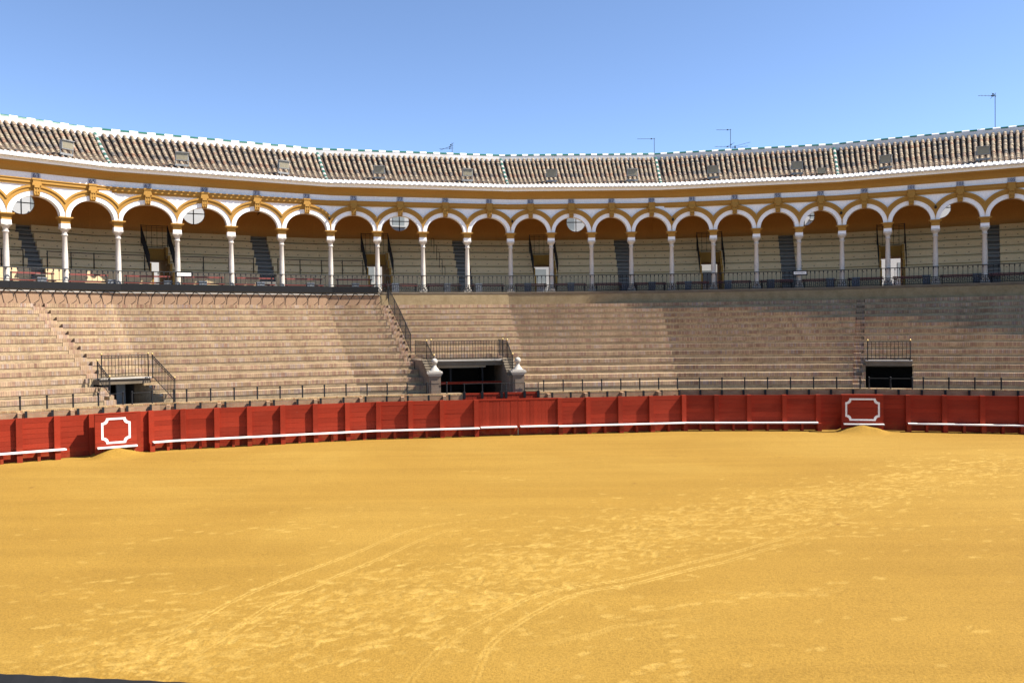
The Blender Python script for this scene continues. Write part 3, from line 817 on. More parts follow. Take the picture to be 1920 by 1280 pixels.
# gates into the stand: px of the sides at the front, rows cut away, platform height
VOM = [dict(n=3, px=lambda k: (232 - 19.0 * k, 331 - 20.0 * k), zp=2.72), dict(n=4, px=lambda k: (827 - 8.0 * k, 957 - 6.0 * k), zp=3.16), dict(n=3, px=lambda k: (1623, 1711), zp=2.93)]
def vl(v, k): return tr(v['px'](k)[0], k)
def vr(v, k): return tr(v['px'](k)[1], k)
for v in VOM: v['l'], v['r'] = vl(v, 0), vr(v, 0)
def aisle_t(i, k):
    f = k / NROW
    if i == 0: return (tr(206 + (62 - 206) * f, k), tr(229 + (84 - 229) * f, k))
    if i == 1: return (tr(784 + (715 - 784) * f, k), tr(797 + (728 - 797) * f, k))
    return (tr(1598 + (1606 - 1598) * f, k), tr(1619 + (1622 - 1619) * f, k))
S0, S1 = -0.9, TMAX - 0.1
for k in range(1, NROW + 1):
    of, sf = rowpos(k); on, sn = rowpos(k + 1) if k < NROW else (0.40, 0.0)
    z = ZW + DZ * k; zb = z - DZ
    cuts = []
    for i in range(3):
        a, b = aisle_t(i, k)
        if i == 1 and k <= 4: continue
        if i == 0 and k <= 0: continue
        cuts.append((a, b, 'a'))
    for i_, v in enumerate(VOM):
        if k <= v['n']: cuts.append((vl(v, k + 0.5) - (0.05 if i_ == 1 else 0.004), vr(v, k + 0.5) + (0.05 if i_ == 1 else 0.004), 'v'))
    cuts.sort()
    # merge overlaps
    cur = S0
    for a, b, kd in cuts + [(S1, S1, 'e')]:
        a = max(a, cur)
        if a > cur + 0.004:
            row = spart('seat_row', 'seat_stone', cur, a, [(of, sf, z - 0.012), (of, sf, zb - 0.02), (on - 0.06, sn, zb - 0.02), (on - 0.06, sn, z - 0.012)])
            spart('brick_edge', 'row_brick', cur, a, [(of + 0.022, sf, z - 0.185), (of + 0.022, sf, z), (of - 0.30, sf, z), (of - 0.30, sf, z - 0.185)], parent=row)
        if kd == 'a' and b > a:
            om, sm = (of + on) / 2, (sf + sn) / 2
            spart('aisle_step', 'row_brick', a, b, [(of + 0.02, sf, z - DZ / 2), (of + 0.02, sf, zb - 0.02), (on - 0.06, sn, zb - 0.02), (on - 0.06, sn, z - 0.004), (om, sm, z - 0.004), (om, sm, z - DZ / 2)])
        cur = max(cur, b)
# the walk along the front, and the front wall
GATE_T = (tpx(868, -1.9, 1, 1.7), tpx(1012, -1.9, 1, 1.7))
o1_, s1_ = rowpos(1)
def front(t0, t1):
    spart('walkway', 'stone', t0, t1, [(-2.15, 1, ZW - 0.02), (o1_ - 0.02, s1_, ZW - 0.02), (o1_ - 0.02, s1_, ZW - 0.25), (-2.15, 1, ZW - 0.25)])
    wl = spart('front_wall', 'front_brick', t0, t1, [(-1.9, 1, 0), (-1.9, 1, ZW - 0.075), (-2.15, 1, ZW - 0.075), (-2.15, 1, 0)])
    spart('coping', 'coping_brick', t0, t1, [(-1.893, 1, ZW - 0.075), (-1.893, 1, ZW), (-2.17, 1, ZW), (-2.17, 1, ZW - 0.075)], parent=wl)
fc = [(S0, VOM[0]['l'] - 0.0), (VOM[0]['l'], VOM[0]['r']), (VOM[0]['r'], GATE_T[0]), (GATE_T[1], VOM[2]['l']), (VOM[2]['l'], VOM[2]['r']), (VOM[2]['r'], S1)]
for a, b in fc: front(a, b)
# parapet under the gallery
TP = COLS[C0 + 7] + 0.004
for a, b, mt in ((S0, TP, 'pink_brickwork'), (TP, S1, 'plaster_parapet')):
    spart('parapet_wall', mt, a, b, [(0.45, 0, 6.1), (0.44, 0, ZF - 0.165), (0.05, 0, ZF - 0.165), (0.05, 0, 6.1)])
spart('ledge', 'pale_stone', S0, TP, [(0.52, 0, ZF - 0.115), (0.52, 0, ZF - 0.17), (0.45, 0, ZF - 0.19), (0.45, 0, ZF - 0.12)])
# gates
def skew(name, mat, kz, ta, tb, parent=None):
    """solid whose section [(row position, height), ...] is carried from side ta(k) to side tb(k)"""
    m = MB()
    pa = [P(ta(k), *rowpos(k), z) for k, z in kz]; pb = [P(tb(k), *rowpos(k), z) for k, z in kz]
    n = len(kz); v_ = 0.0
    uv = lambda p: [((q - p[0]).xy.length, q.z) for q in p]
    m.face(pa, uv(pa)); m.face(pb, uv(pb))
    for i in range(n):
        a, b = i, (i + 1) % n; L = (pb[a] - pa[a]).length; h = (pa[b] - pa[a]).length
        m.face([pa[a], pb[a], pb[b], pa[b]], [(0, 0), (L, 0), (L, h), (0, h)])
    return m.build(name, mat, parent or stand)
def vomitory(v, i):
    zp, n = v['zp'], v['n']
    L = lambda d=0: (lambda k: vl(v, k) + d)
    Rr = lambda d=0: (lambda k: vr(v, k) + d)
    ke, kq = n + 1, (n - 0.6 if i != 1 else 2.3)
    zf = 0.95
    dt = 0.02 if i != 1 else 0.05
    for A, B in ((L(-dt), L()), (Rr(), Rr(dt))):
        if i == 1:
            sw = skew('gate_flank', 'pier_brick', [(0.35, zf), (0.35, 2.40), (kq, 3.22), (ke + 0.1, 3.22), (ke + 0.1, zf)], A, B)
            A2 = lambda k, A=A: A(k) - 0.006; B2 = lambda k, B=B: B(k) + 0.006
            for q in range(7):
                k0, k1 = 0.35 + (kq - 0.35) * q / 7, 0.35 + (kq - 0.35) * (q + 0.8) / 7
                z0 = 2.40 + 0.82 * q / 7
                skew('coping_step', 'stone', [(k0, z0), (k0, z0 + 0.13), (k1, z0 + 0.17), (k1, z0 + 0.05)], A2, B2, sw)
        else:
            kz = [(1 - 0.003, zf)]
            for k in range(1, n + 1): kz += [(k - 0.006, ZW + DZ * (k - 1) - 0.03), (k - 0.006, ZW + DZ * k - 0.015)]
            kz += [(ke + 0.1, ZW + DZ * n - 0.015), (ke + 0.1, zf)]
            skew('gate_flank', 'seat_stone', kz, A, B)
    skew('gate_platform', 'stone', [(kq, zp), (kq, zp - 0.22), (ke + 0.1, zp - 0.22), (ke + 0.1, zp)], L(), Rr())
    skew('platform_edge', 'pale_stone', [(kq - 0.08, zp + 0.06), (kq - 0.08, zp), (kq + 0.4, zp), (kq + 0.4, zp + 0.06)], L(), Rr())
    kb = ke + 5
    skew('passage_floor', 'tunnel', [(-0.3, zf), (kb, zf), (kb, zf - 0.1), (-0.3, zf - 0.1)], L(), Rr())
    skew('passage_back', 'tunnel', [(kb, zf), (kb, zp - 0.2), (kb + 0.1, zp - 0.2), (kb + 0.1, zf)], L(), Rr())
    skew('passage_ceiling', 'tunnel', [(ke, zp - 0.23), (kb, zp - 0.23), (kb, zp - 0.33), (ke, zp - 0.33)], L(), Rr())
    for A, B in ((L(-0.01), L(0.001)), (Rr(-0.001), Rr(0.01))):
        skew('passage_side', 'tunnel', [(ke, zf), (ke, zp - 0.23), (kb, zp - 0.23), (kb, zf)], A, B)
    return kq, ke
VQ = [vomitory(v, i) for i, v in enumerate(VOM)]
def vt(v, f): return lambda k: vl(v, k) + (vr(v, k) - vl(v, k)) * f
# door leaf in the small sunlit gate
v = VOM[0]; kq, ke = VQ[0]
skew('door_leaf', 'steel', [(ke - 0.1, 0.95), (ke - 0.1, 2.45), (ke, 2.45), (ke, 0.95)], vt(v, 0.62), vt(v, 0.80))
for k in (1, 2, 3):
    skew('step_plate', 'pale_stone', [(k + 0.02, ZW + DZ * k - 0.13), (k + 0.02, ZW + DZ * k - 0.03), (k + 0.5, ZW + DZ * k - 0.03), (k + 0.5, ZW + DZ * k - 0.13)], vt(v, 0.985), vt(v, 1.0))
# wide gate: white lintel strip, posts and red bar
v = VOM[1]; kq, ke = VQ[1]
skew('white_lintel', 'pale_stone', [(kq + 0.5, 2.82), (kq + 0.5, 2.935), (kq + 0.7, 2.935), (kq + 0.7, 2.82)], vt(v, 0), vt(v, 0.78))
skew('red_bar', 'red_paint', [(kq + 0.4, 2.02), (kq + 0.4, 2.14), (kq + 0.5, 2.14), (kq + 0.5, 2.02)], vt(v, 0), vt(v, 1))
for f in (0.30, 0.74):
    skew('gate_post', 'iron', [(kq + 0.6, 0.95), (kq + 0.6, 2.82), (kq + 0.7, 2.82), (kq + 0.7, 0.95)], vt(v, f - 0.012), vt(v, f + 0.012))

# ------------------------------------------------------------------ gate piers with stone balls
pier_shaft = MB().box(-0.27, 0.27, -0.27, 0.27, 0, 2.55).box(-0.17, 0.17, -0.30, -0.265, 0.2, 2.35)
pier_cap = MB()
for a, z0, z1 in ((0.29, 2.55, 2.60), (0.32, 2.60, 2.66), (0.36, 2.66, 2.74), (0.28, 2.74, 2.79)): pier_cap.box(-a, a, -a, a, z0, z1)
pier_neck = MB().lathe([(0.0, 2.79), (0.23, 2.79), (0.18, 2.87), (0.10, 2.97), (0.075, 3.04), (0.10, 3.08), (0, 3.10)], 18)
pier_ball = MB().lathe([(0.0, 3.08)] + [(0.145 * math.sin(math.pi * k / 10), 3.22 - 0.145 * math.cos(math.pi * k / 10)) for k in range(1, 10)] + [(0.0, 3.365)], 18)
pm = [('shaft', pier_shaft.mesh('shaft', 'pier_brick')), ('cap', pier_cap.mesh('cap', 'pale_stone')), ('neck', pier_neck.mesh('neck', 'pale_stone', smooth=True)), ('ball', pier_ball.mesh('ball', 'pale_stone', smooth=True))]
for px, lab in ((815, 'brick pier with white stone ball, on the aisle side of the wide gate'), (971, 'brick pier with white stone ball, across the wide gate from the aisle')):
    t = tpx(px, -2.3, 1, 2.5)
    th = thing('gate_pier', lab, 'pier', P(t, -2.3, 1, 0), headB(t), 'piers flanking the wide gate')
    for nm, me in pm: local(nm, me, th)

# ------------------------------------------------------------------ railings
def rail_run(th, pts, h, gap=0.13, r=0.012, posts=True, knob=True, low=0.06):
    """a length of iron railing over the foot line pts (world points): rails, posts, balusters"""
    for A, B in zip(pts[:-1], pts[1:]):
        A, B = Vector(A), Vector(B); L = (B - A).length
        z = Vector((0, 0, 1))
        MB().bar(A + z * h, B + z * h, r * 1.7).build('top_rail', 'iron', th)
        MB().bar(A + z * (h - 0.10), B + z * (h - 0.10), r * 1.1).build('upper_rail', 'iron', th)
        MB().bar(A + z * low, B + z * low, r * 1.3).build('bottom_rail', 'iron', th)
        n = max(2, int(L / gap))
        bm_ = MB().bar((0, 0, low), (0, 0, h), r, 5).mesh('baluster', 'iron')
        for k in range(1, n):
            p = A + (B - A) * k / n
            ob = bpy.data.objects.new('baluster', bm_); COL.objects.link(ob); ob.parent = th; ob.matrix_parent_inverse = world(th).inverted(); ob.location = p
    if posts:
        for A in pts:
            A = Vector(A)
            po = MB().bar(A - Vector((0, 0, 0.02)), A + Vector((0, 0, h + 0.03)), r * 2.0, 6).build('post', 'iron', th)
            if knob:
                MB().lathe([(0, -0.045)] + [(0.045 * math.sin(math.pi * k / 6), -0.045 * math.cos(math.pi * k / 6)) for k in range(1, 6)] + [(0, 0.045)], 10, tuple(A + Vector((0, 0, h + 0.07)))).build('knob', 'brass', po)

def rthing(label, loc, group='iron railings at the stand gates'):
    return thing('iron_railing', label, 'railing', loc, 0, group)
def VP(v, k, side, z, d=0.0):
    return P((vl(v, k) if side < 0 else vr(v, k)) + d, *rowpos(k), z)
# small sunlit gate
v = VOM[0]; kq, ke = VQ[0]; e = 0.012
th = rthing('black iron railing with sloping side around the small gate in the sunlit rows', VP(v, kq, -1, v['zp']))
rail_run(th, [VP(v, kq, -1, v['zp'] + 0.06, e), VP(v, kq, 1, v['zp'] + 0.06, -e)], 0.95)
rail_run(th, [VP(v, kq, 1, ZW + DZ * 2.9, 0.008), VP(v, 0.3, 1, ZW, 0.008)], 0.98)
rail_run(th, [VP(v, kq, -1, ZW + DZ * 2.9, -0.008), VP(v, 1.2, -1, ZW + DZ, -0.008)], 0.75)
# wide gate
v = VOM[1]; kq, ke = VQ[1]
th = rthing('black iron railing over the wide gate between the two ball piers', VP(v, kq, -1, v['zp']))
rail_run(th, [VP(v, kq, -1, v['zp'] + 0.06), VP(v, kq, 1, v['zp'] + 0.06)], 0.92)
for sd_, d in ((-1, -0.025), (1, 0.025)):
    rail_run(th, [VP(v, kq, sd_, 3.26, d), VP(v, 0.55, sd_, 2.60, d)], 0.85, gap=0.14, r=0.009)
    rail_run(th, [VP(v, ke, sd_, 3.30, d), VP(v, kq, sd_, 3.26, d)], 0.85, gap=0.14, r=0.009, knob=False)
th = rthing('long black iron railing descending the aisle from the gallery to the wide gate', P(aisle_t(1, 9)[1], *rowpos(9), 4.7))
pts = []
for k in (13, 11, 9, 7, 5.2):
    a, b = aisle_t(1, k); o_, s_ = rowpos(k)
    pts.append(P(b + 0.003, o_, s_, ZW + DZ * k))
a, b = aisle_t(1, 13)
pts = [P(b + 0.003, 0.46, 0, 6.62)] + pts
rail_run(th, pts, 0.98, gap=0.16, r=0.009, knob=False)
# small shaded gate
v = VOM[2]; kq, ke = VQ[2]
th = rthing('black iron railing over the small gate in the shaded rows', VP(v, kq, -1, v['zp']))
rail_run(th, [VP(v, ke - 0.05, -1, v['zp'] + 0.02, e), VP(v, kq, -1, v['zp'] + 0.06, e), VP(v, kq, 1, v['zp'] + 0.06, -e), VP(v, ke - 0.05, 1, v['zp'] + 0.02, -e)], 0.90, gap=0.16)

# low post-and-wire rail on the front wall, iron uprights and brick fins on its face
def front_rail(t0, t1, label, step=0.95, z=ZW, fins=True):
    L = (P(t1, -2.0, 1, 0) - P(t0, -2.0, 1, 0)).length; n = max(1, round(L / step))
    th = thing('post_rail', label, 'railing', P((t0 + t1) / 2, -2.0, 1, z), 0, 'low rails along the front wall')
    pm_ = MB().bar((0, 0, -0.02), (0, 0, 0.50), 0.032, 6).lathe([(0, 0.49), (0.042, 0.50), (0.046, 0.53), (0, 0.56)], 8).mesh('post', 'iron')
    pts = []
    for k in range(n + 1):
        t = t0 + (t1 - t0) * k / n; p = P(t, -2.0, 1, z); pts.append(p + Vector((0, 0, 0.47)))
        ob = bpy.data.objects.new('post', pm_); COL.objects.link(ob); ob.parent = th; ob.matrix_parent_inverse = world(th).inverted(); ob.location = p
    MB().tube(pts, 0.011, 5).build('wire', 'iron', th)
    return n
front_rail(S0 + 1.0, VOM[0]['l'] - 0.0, 'low black post rail at the foot of the sunlit rows up to the small gate')
front_rail(VOM[0]['l'] + 0.045, VOM[0]['r'] - 0.01, 'short low black post rail on the wall across the small sunlit gate')
front_rail(VOM[0]['r'] + 0.05, GATE_T[0] - 0.09, 'low black post rail on the wall between the small sunlit gate and the wide gate')
front_rail(GATE_T[1] + 0.03, VOM[2]['l'] - 0.03, 'low black post rail on the wall between the wide gate and the shaded gate', 1.02)
front_rail(VOM[2]['l'] + 0.02, VOM[2]['r'] + 0.0, 'short low black post rail on the wall across the shaded gate', 1.0)
front_rail(VOM[2]['r'] + 0.06, 6.1, 'low black post rail at the foot of the rows beyond the shaded gate', 1.02)
upm = MB().box(-0.045, 0.045, -0.07, 0.0, 1.2, 1.70).mesh('upright', 'iron')
finm = MB().box(-0.07, 0.07, -0.42, 0.0, 0.0, 1.66).mesh('fin', 'front_brick')
for (a, b) in ((0.3, GATE_T[0] - 0.02), (GATE_T[1] + 0.02, 6.1)):
    L = (P(b, -1.9, 1, 0) - P(a, -1.9, 1, 0)).length; n = int(L / 0.92)
    for k in range(n):
        t = a + (b - a) * (k + 0.5) / n
        ob = local('upright', upm, stand, P(t, -1.855, 1, 0) - stand.location, headB(t))
        if k % 2 == 0:
            tf = t - 0.028
            if tf < 3.95: local('fin', finm, stand, P(tf, -1.9, 1, 0) - stand.location, headB(tf))

# red double gate in the front wall
a, b = GATE_T
rg = thing('red_wall_gate', 'red boarded double gate in the brick front wall under the wide gate', 'gate', P((a + b) / 2, -1.95, 1, 0))
n = 16
for k in range(n):
    t0 = a + (b - a) * k / n; t1 = a + (b - a) * (k + 0.96) / n
    MB().sweep(t0, t1, [(-1.9, 1, 0.02), (-1.9, 1, 1.66), (-1.96, 1, 1.66), (-1.96, 1, 0.02)]).build('board', 'red_paint', rg)
MB().sweep(a, b, [(-1.88, 1, 1.66), (-1.88, 1, 1.74), (-1.98, 1, 1.74), (-1.98, 1, 1.66)]).build('top_rail', 'red_paint', rg)
MB().sweep(a, b, [(-1.96, 1, 0.3), (-1.96, 1, 0.45), (-2.02, 1, 0.45), (-2.02, 1, 0.3)]).build('cross_rail', 'red_paint', rg)
for f in (0.02, 0.25, 0.5, 0.56, 0.80, 0.98):
    t = a + (b - a) * f; p = P(t, -1.93, 1, 0)
    MB().box(p.x - 0.06, p.x + 0.06, p.y - 0.09, p.y + 0.05, 1.50, 1.80).bar(p + Vector((0, 0, 1.74)), p + Vector((0, 0, 2.2)), 0.022).build('post', 'iron', rg)
MB().bar(P(a, -1.93, 1, 2.18), P(b, -1.93, 1, 2.18), 0.012).build('wire', 'iron', rg)

# ------------------------------------------------------------------ bent iron arm rests along the top row of the sunlit rows
arm = MB().tube([(-0.02, 0.03, 0.56), (0.06, -0.12, 0.66), (0.22, -0.26, 0.62), (0.34, -0.34, 0.48), (0.38, -0.36, 0.32), (0.33, -0.34, 0.16), (0.20, -0.30, 0.05), (0.12, -0.27, 0.0)], 0.017, 6).tube([(-0.14, 0.02, 0.36), (0.0, -0.06, 0.62), (0.10, -0.12, 0.70)], 0.017, 5).mesh('bent_arm_rest', 'iron')
arm0 = None
tA, tB = tpx(6, 0.5, 0, 6.5), TP - 0.03
L = (P(tB, 0.45, 0, 0) - P(tA, 0.45, 0, 0)).length; n = int(L / 0.60)
for k in range(n + 1):
    t = tA + (tB - tA) * k / n
    p = P(t, 0.455, 0, ZW + DZ * 13)
    ob = local('bent_arm_rest', arm, None, p, head(t))
    tag(ob, 'bent iron arm rest on the top row under the sunlit parapet', 'arm rest', 'iron arm rests along the top row')

# ================================================================== GALLERY FURNITURE
scroll_cache = {}
def scroll(Lw, black):
    m = MB(); h = 0.40
    n = max(4, int(Lw / 0.11))
    for k in range(n + 1):
        x = -Lw / 2 + Lw * k / n
        m.box(x - 0.011, x + 0.011, -0.011, 0.011, 0.05, h)
    nr = max(3, int(Lw / 0.24))
    for k in range(nr):
        x = -Lw / 2 + Lw * (k + 0.5) / nr
        m.tube([(x + 0.085 * math.cos(2 * math.pi * q / 10), 0, 0.24 + 0.085 * math.sin(2 * math.pi * q / 10)) for q in range(11)], 0.012, 4)
    return m.mesh('scroll_panel', 'iron')
balm = MB().bar((0, 0, 0.42), (0, 0, 0.98), 0.013, 5).box(-0.028, 0.028, -0.028, 0.028, 0.86, 0.95).mesh('baluster', 'iron')
boxm = MB().box(-0.20, 0.20, -0.18, 0.18, 0.0, 0.50).box(-0.22, 0.22, -0.20, 0.20, 0.50, 0.56).mesh('box', 'grey_box')
handm = MB().tube([(-0.06, -0.19, 0.40), (-0.06, -0.23, 0.40), (0.06, -0.23, 0.40), (0.06, -0.19, 0.40)], 0.012, 5).mesh('handle', 'steel')
for i, (t0, t1, mid, rz, Wd, num) in enumerate(BAYS):
    if not (C0 - 1 <= i <= C0 + 22): continue
    tm = (t0 + t1) / 2
    left = i < C0 + 7
    nv = Vector((math.sin(rz), -math.cos(rz), 0))
    base_p = mid + nv * 0.40; base_p.z = ZF
    th = thing('balcony_railing', f'black iron balcony railing under arch number {num}', 'railing', base_p, rz, 'balcony railings of the gallery')
    Lw = Wd + (0.02)
    for nm, z, r in (('top_rail', 0.985, 0.026), ('mid_rail', 0.42, 0.020), ('bottom_rail', 0.05, 0.022)):
        local(nm, MB().bar((-Lw / 2, 0, z), (Lw / 2, 0, z), r).mesh(nm, 'iron'), th)
    if left: local('black_panel', MB().box(-Lw / 2, Lw / 2, -0.13, -0.08, -0.03, 0.32).mesh('black_panel', 'black_board'), th)
    else: local('scroll_panel', scroll(Lw, left), th)
    nb = 10
    for k in range(nb): local('baluster', balm, th, (-Wd / 2 + Wd * (k + 0.5) / nb, 0, 0))
    local('column_tie', MB().bar((-Wd / 2, 0, 0.985), (-Wd / 2, 0.26, 0.985), 0.02).mesh('column_tie', 'iron'), th)
    # bench with red boards, black box
    bp = mid + nv * (-0.75); bp.z = ZF
    skip = any(a - 0.02 < tm + q < b + 0.02 for a, b in PASS for q in (0,))
    bl = Wd * 0.80
    bt = thing('red_bench', f'red slatted bench behind the balcony railing under arch number {num}', 'bench', bp, rz, 'red benches along the gallery')
    local('seat', MB().box(-bl / 2, bl / 2, -0.18, 0.14, 0.42, 0.47).mesh('seat', 'red_bench'), bt)
    if left: local('backrest', MB().box(-bl / 2, bl / 2, 0.16, 0.20, 0.78, 0.86).mesh('backrest', 'red_bench'), bt)
    else: local('backrest', MB().box(-bl / 2, bl / 2, 0.16, 0.20, 0.52, 0.58).mesh('backrest', 'red_bench'), bt)
    for x in (-bl / 2 + 0.12, bl / 2 - 0.12):
        local('leg', MB().box(x - 0.025, x + 0.025, -0.16, -0.11, 0, 0.42).box(x - 0.025, x + 0.025, 0.11, 0.16, 0, 0.86 if left else 0.58).mesh('leg', 'iron'), bt)
    rb = random.Random(i * 5)
    xb = rb.uniform(-0.3, 0.4) * Wd
    p = mid + nv * (-0.25) + Vector((math.cos(rz), math.sin(rz), 0)) * xb; p.z = ZF
    bx = local('black_box', boxm, None, p, rz); local('handle', handm, bx)
    tag(bx, f'dark lidded box standing behind the balcony railing under arch number {num}', 'box', 'dark boxes along the gallery')

# rail with posts in front of the raised seats, sunlit side only
def seat_rail(t0, t1, label, ofs, z, h):
    th = thing('seat_rail', label, 'railing', P(t0, ofs, 0, z), 0, 'rails across the gallery seats')
    L = (P(t1, ofs, 0, 0) - P(t0, ofs, 0, 0)).length; n = max(1, round(L / 1.25)); pts = []
    for k in range(n + 1):
        p = P(t0 + (t1 - t0) * k / n, ofs, 0, z); pts.append(p + Vector((0, 0, h)))
        MB().bar(p, p + Vector((0, 0, h + 0.04)), 0.026).build('post', 'iron', th)
    MB().tube(pts, 0.026, 6).build('rail', 'iron', th)
seat_rail(AISLE[0][1] + 0.02, PASS[0][0] - 0.03, 'black rail on the gallery seats between the end aisle and the passage under arch 67', -2.30, 8.10, 0.92)
seat_rail(PASS[0][1] + 0.03, AISLE[1][0] - 0.02, 'black rail on the gallery seats between the passage under arch 67 and the next aisle', -2.30, 8.10, 0.92)
seat_rail(AISLE[1][1] + 0.02, PASS[1][0] - 0.03, 'black rail on the gallery seats between the arch 71 aisle and the arch 75 passage', -2.30, 8.10, 0.92)
seat_rail(0.46, AISLE[0][0] - 0.02, 'black rail on the gallery seats before the end aisle beside arch 63', -2.30, 8.10, 0.92)

# sloping railings on both sides of each gallery passage, bar rail across its head
PN = [67, 75, 83, 91, 99]
for (a, b), nm in zip(PASS, PN):
    th = thing('passage_railing', f'black iron railing around the gallery passage next to arch number {nm}', 'railing', P(a, -1.6, 0, 8.1), 0, 'railings of the gallery passages')
    for t in (a - 0.016, b + 0.016):
        rail_run(th, [P(t, -1.75, 0, 8.09), P(t, -4.5, 0, 8.09 + 0.52 * 3.72)], 0.95, gap=0.16, r=0.011, knob=False)
    rail_run(th, [P(a - 0.016, -4.5, 0, 9.65), P(b + 0.016, -4.5, 0, 9.65)], 1.3, gap=0.28, r=0.012, knob=False)
# short paired grab rails beside one aisle
ta = tpx(806, -5.3, 0, 11); tb = tpx(833, -1.7, 0, 8.4)
for k in range(5):
    of = -1.7 - 0.74 * (4 - k); z = 8.10 + 0.52 * (4 - k); t = tpx(811 + 5.2 * k, of, 0, z + 0.3)
    th = local('grab_rail', MB().tube([(-0.09, 0, 0), (-0.09, 0, 0.5), (-0.05, 0, 0.55), (0.05, 0, 0.55), (0.09, 0, 0.5), (0.09, 0, 0)], 0.02, 6).mesh('grab_rail', 'iron'), None, P(t, of, 0, z), head(t))
    tag(th, 'short black hoop grab rail climbing the gallery seats under arch 79', 'grab rail', 'hoop grab rails beside the aisle')

# small white notice boards on the balcony rail
for px, py, lab in ((345, 517, 'white notice in a black frame on the balcony rail by arch number 69'), (1500, 515, 'white notice in a black frame on the balcony rail by arch number 97')):
    t = tpx(px, 0.45, 0, ZF + 0.9)
    th = thing('notice_board', lab, 'sign', P(t, 0.455, 0, ZF + 0.72), head(t), 'notices on the balcony rail')
    local('frame', MB().box(-0.42, 0.42, -0.03, 0.0, 0.0, 0.30).mesh('frame', 'black_board'), th)
    local('sheet', MB().box(-0.355, 0.355, -0.036, -0.03, 0.065, 0.235).mesh('sheet', 'white_paint'), th)
    mk = MB()
    for k in range(7): mk.box(-0.28 + 0.08 * k, -0.28 + 0.08 * k + 0.05, -0.038, -0.036, 0.13, 0.18)
    local('faint_lettering', mk.mesh('faint_lettering', 'steel'), th)

# ------------------------------------------------------------------ floodlights, antennas, spotlights
FL = [(124, -0.15, 20), (341, -0.15, 0), (531, -0.15, 16), (711, -0.15, -6), (876, -0.15, 8), (1034, -0.15, -5), (1185, -0.15, 6), (1337, -0.15, -3), (1494, -0.15, 4), (1661, -0.15, -8), (1843, -0.15, 3)]
FLN = ['arches 63 and 65', 'arches 67 and 69', 'arches 71 and 73', 'arch 75', 'arch 79', 'arch 83', 'arch 87', 'arch 91', 'arches 95 and 97', 'arch 99', 'arches 103 and 105']
flb = MB(); prism(flb, [(-0.40, 0.26), (0.40, 0.26), (0.40, 0.80), (-0.40, 0.80)], -0.16, 0.06); prism(flb, [(-0.30, 0.34), (0.30, 0.34), (0.30, 0.72), (-0.30, 0.72)], 0.06, 0.24)
flb.box(-0.43, 0.43, -0.25, 0.06, 0.79, 0.83)
flb = flb.mesh('housing', 'steel')
flg = MB().box(-0.36, 0.36, -0.168, -0.16, 0.31, 0.76).mesh('glass', 'lamp_glass')
flc = MB().box(-0.44, -0.40, -0.06, 0.02, 0.0, 0.56).box(0.40, 0.44, -0.06, 0.02, 0.0, 0.56).box(-0.44, 0.44, -0.06, 0.02, -0.10, 0.03).mesh('bracket', 'steel')
flf = MB().box(-0.30, -0.24, -0.10, 0.06, -0.26, -0.08).box(0.24, 0.30, -0.10, 0.06, -0.26, -0.08).mesh('foot', 'steel')
for (px, of, yaw), nm in zip(FL, FLN):
    t = tpx(px, of, 0, 14.2)
    th = thing('floodlight', f'grey box floodlight on the tiled eave above {nm}', 'floodlight', P(t, of, 0, roofz(of) + 0.20), head(t) + R(yaw), 'floodlights along the roof'); th.scale = (0.80, 0.80, 0.80)
    for n_, me in (('housing', flb), ('glass', flg), ('bracket', flc), ('foot', flf)): local(n_, me, th)
# small junction box by the eave
t = tpx(1540, 0.1, 0, 13.7)
bx = local('junction_box', MB().box(-0.22, 0.22, -0.12, 0.12, 0.0, 0.30).box(-0.24, 0.24, -0.14, 0.14, 0.30, 0.34).box(-0.15, -0.1, -0.05, 0.05, -0.15, 0.0).box(0.1, 0.15, -0.05, 0.05, -0.15, 0.0).mesh('junction_box', 'lamp_glass'), None, P(t, 0.1, 0, roofz(0.1) + 0.14), head(t))
tag(bx, 'small beige junction box on the eave above arch number 97', 'box')

def antenna(px, h, lab, booms):
    t = tpx(px, -4.55, 0, 16.4); p = P(t, -4.62, 0, 16.15)
    th = thing('roof_antenna', lab, 'antenna', p, 0.0, 'antennas along the ridge')
    MB().bar(p, p + Vector((0, 0, h)), 0.017).build('mast', 'iron', th)
    for (z, dx0, dx1, tilt, els) in booms:
        A = p + Vector((dx0, 0, z)); B = p + Vector((dx1, 0, z + tilt))
        b = MB().bar(A, B, 0.010, 5)
        b.build('boom', 'iron', th)
        e_ = MB()
        for k in range(els):
            c = A + (B - A) * (k + 0.5) / els; e_.bar(c - Vector((0.0, 0.22, 0.03)), c + Vector((0.0, 0.22, 0.03)), 0.006, 4)
        if els: e_.build('elements', 'iron', th)
        f_ = A if abs(dx0) < abs(dx1) else B
        dr = (B - A).normalized() if f_ == A else (A - B).normalized()
        c = f_ + dr * 0.25
        MB().box(c.x - 0.04, c.x + 0.04, c.y - 0.03, c.y + 0.03, c.z - 0.035, c.z + 0.03).build('dipole_box', 'iron', th)
antenna(848, 0.9, 'small fan antenna low on the ridge above arch number 79', [(0.52, -0.85, 0.1, 0.03, 5), (0.42, -0.80, 0.1, 0.32, 3), (0.75, -0.12, 0.12, 0.15, 0)])
antenna(1227, 1.25, 'thin antenna with one long arm at the striped hip above arch number 89', [(1.2, -1.15, 0.06, 0.0, 6)])
antenna(1370, 1.55, 'taller antenna with a high arm and several low arms above arch number 93', [(1.5, -0.95, 0.06, 0.0, 5), (0.40, -1.05, 0.05, 0.0, 4), (0.35, 0.05, 1.30, 0.32, 5), (0.30, 0.05, 1.15, 0.12, 4), (0.35, -0.3, 0.25, 0.3, 0), (0.12, -1.0, 0.1, 0.12, 4)])
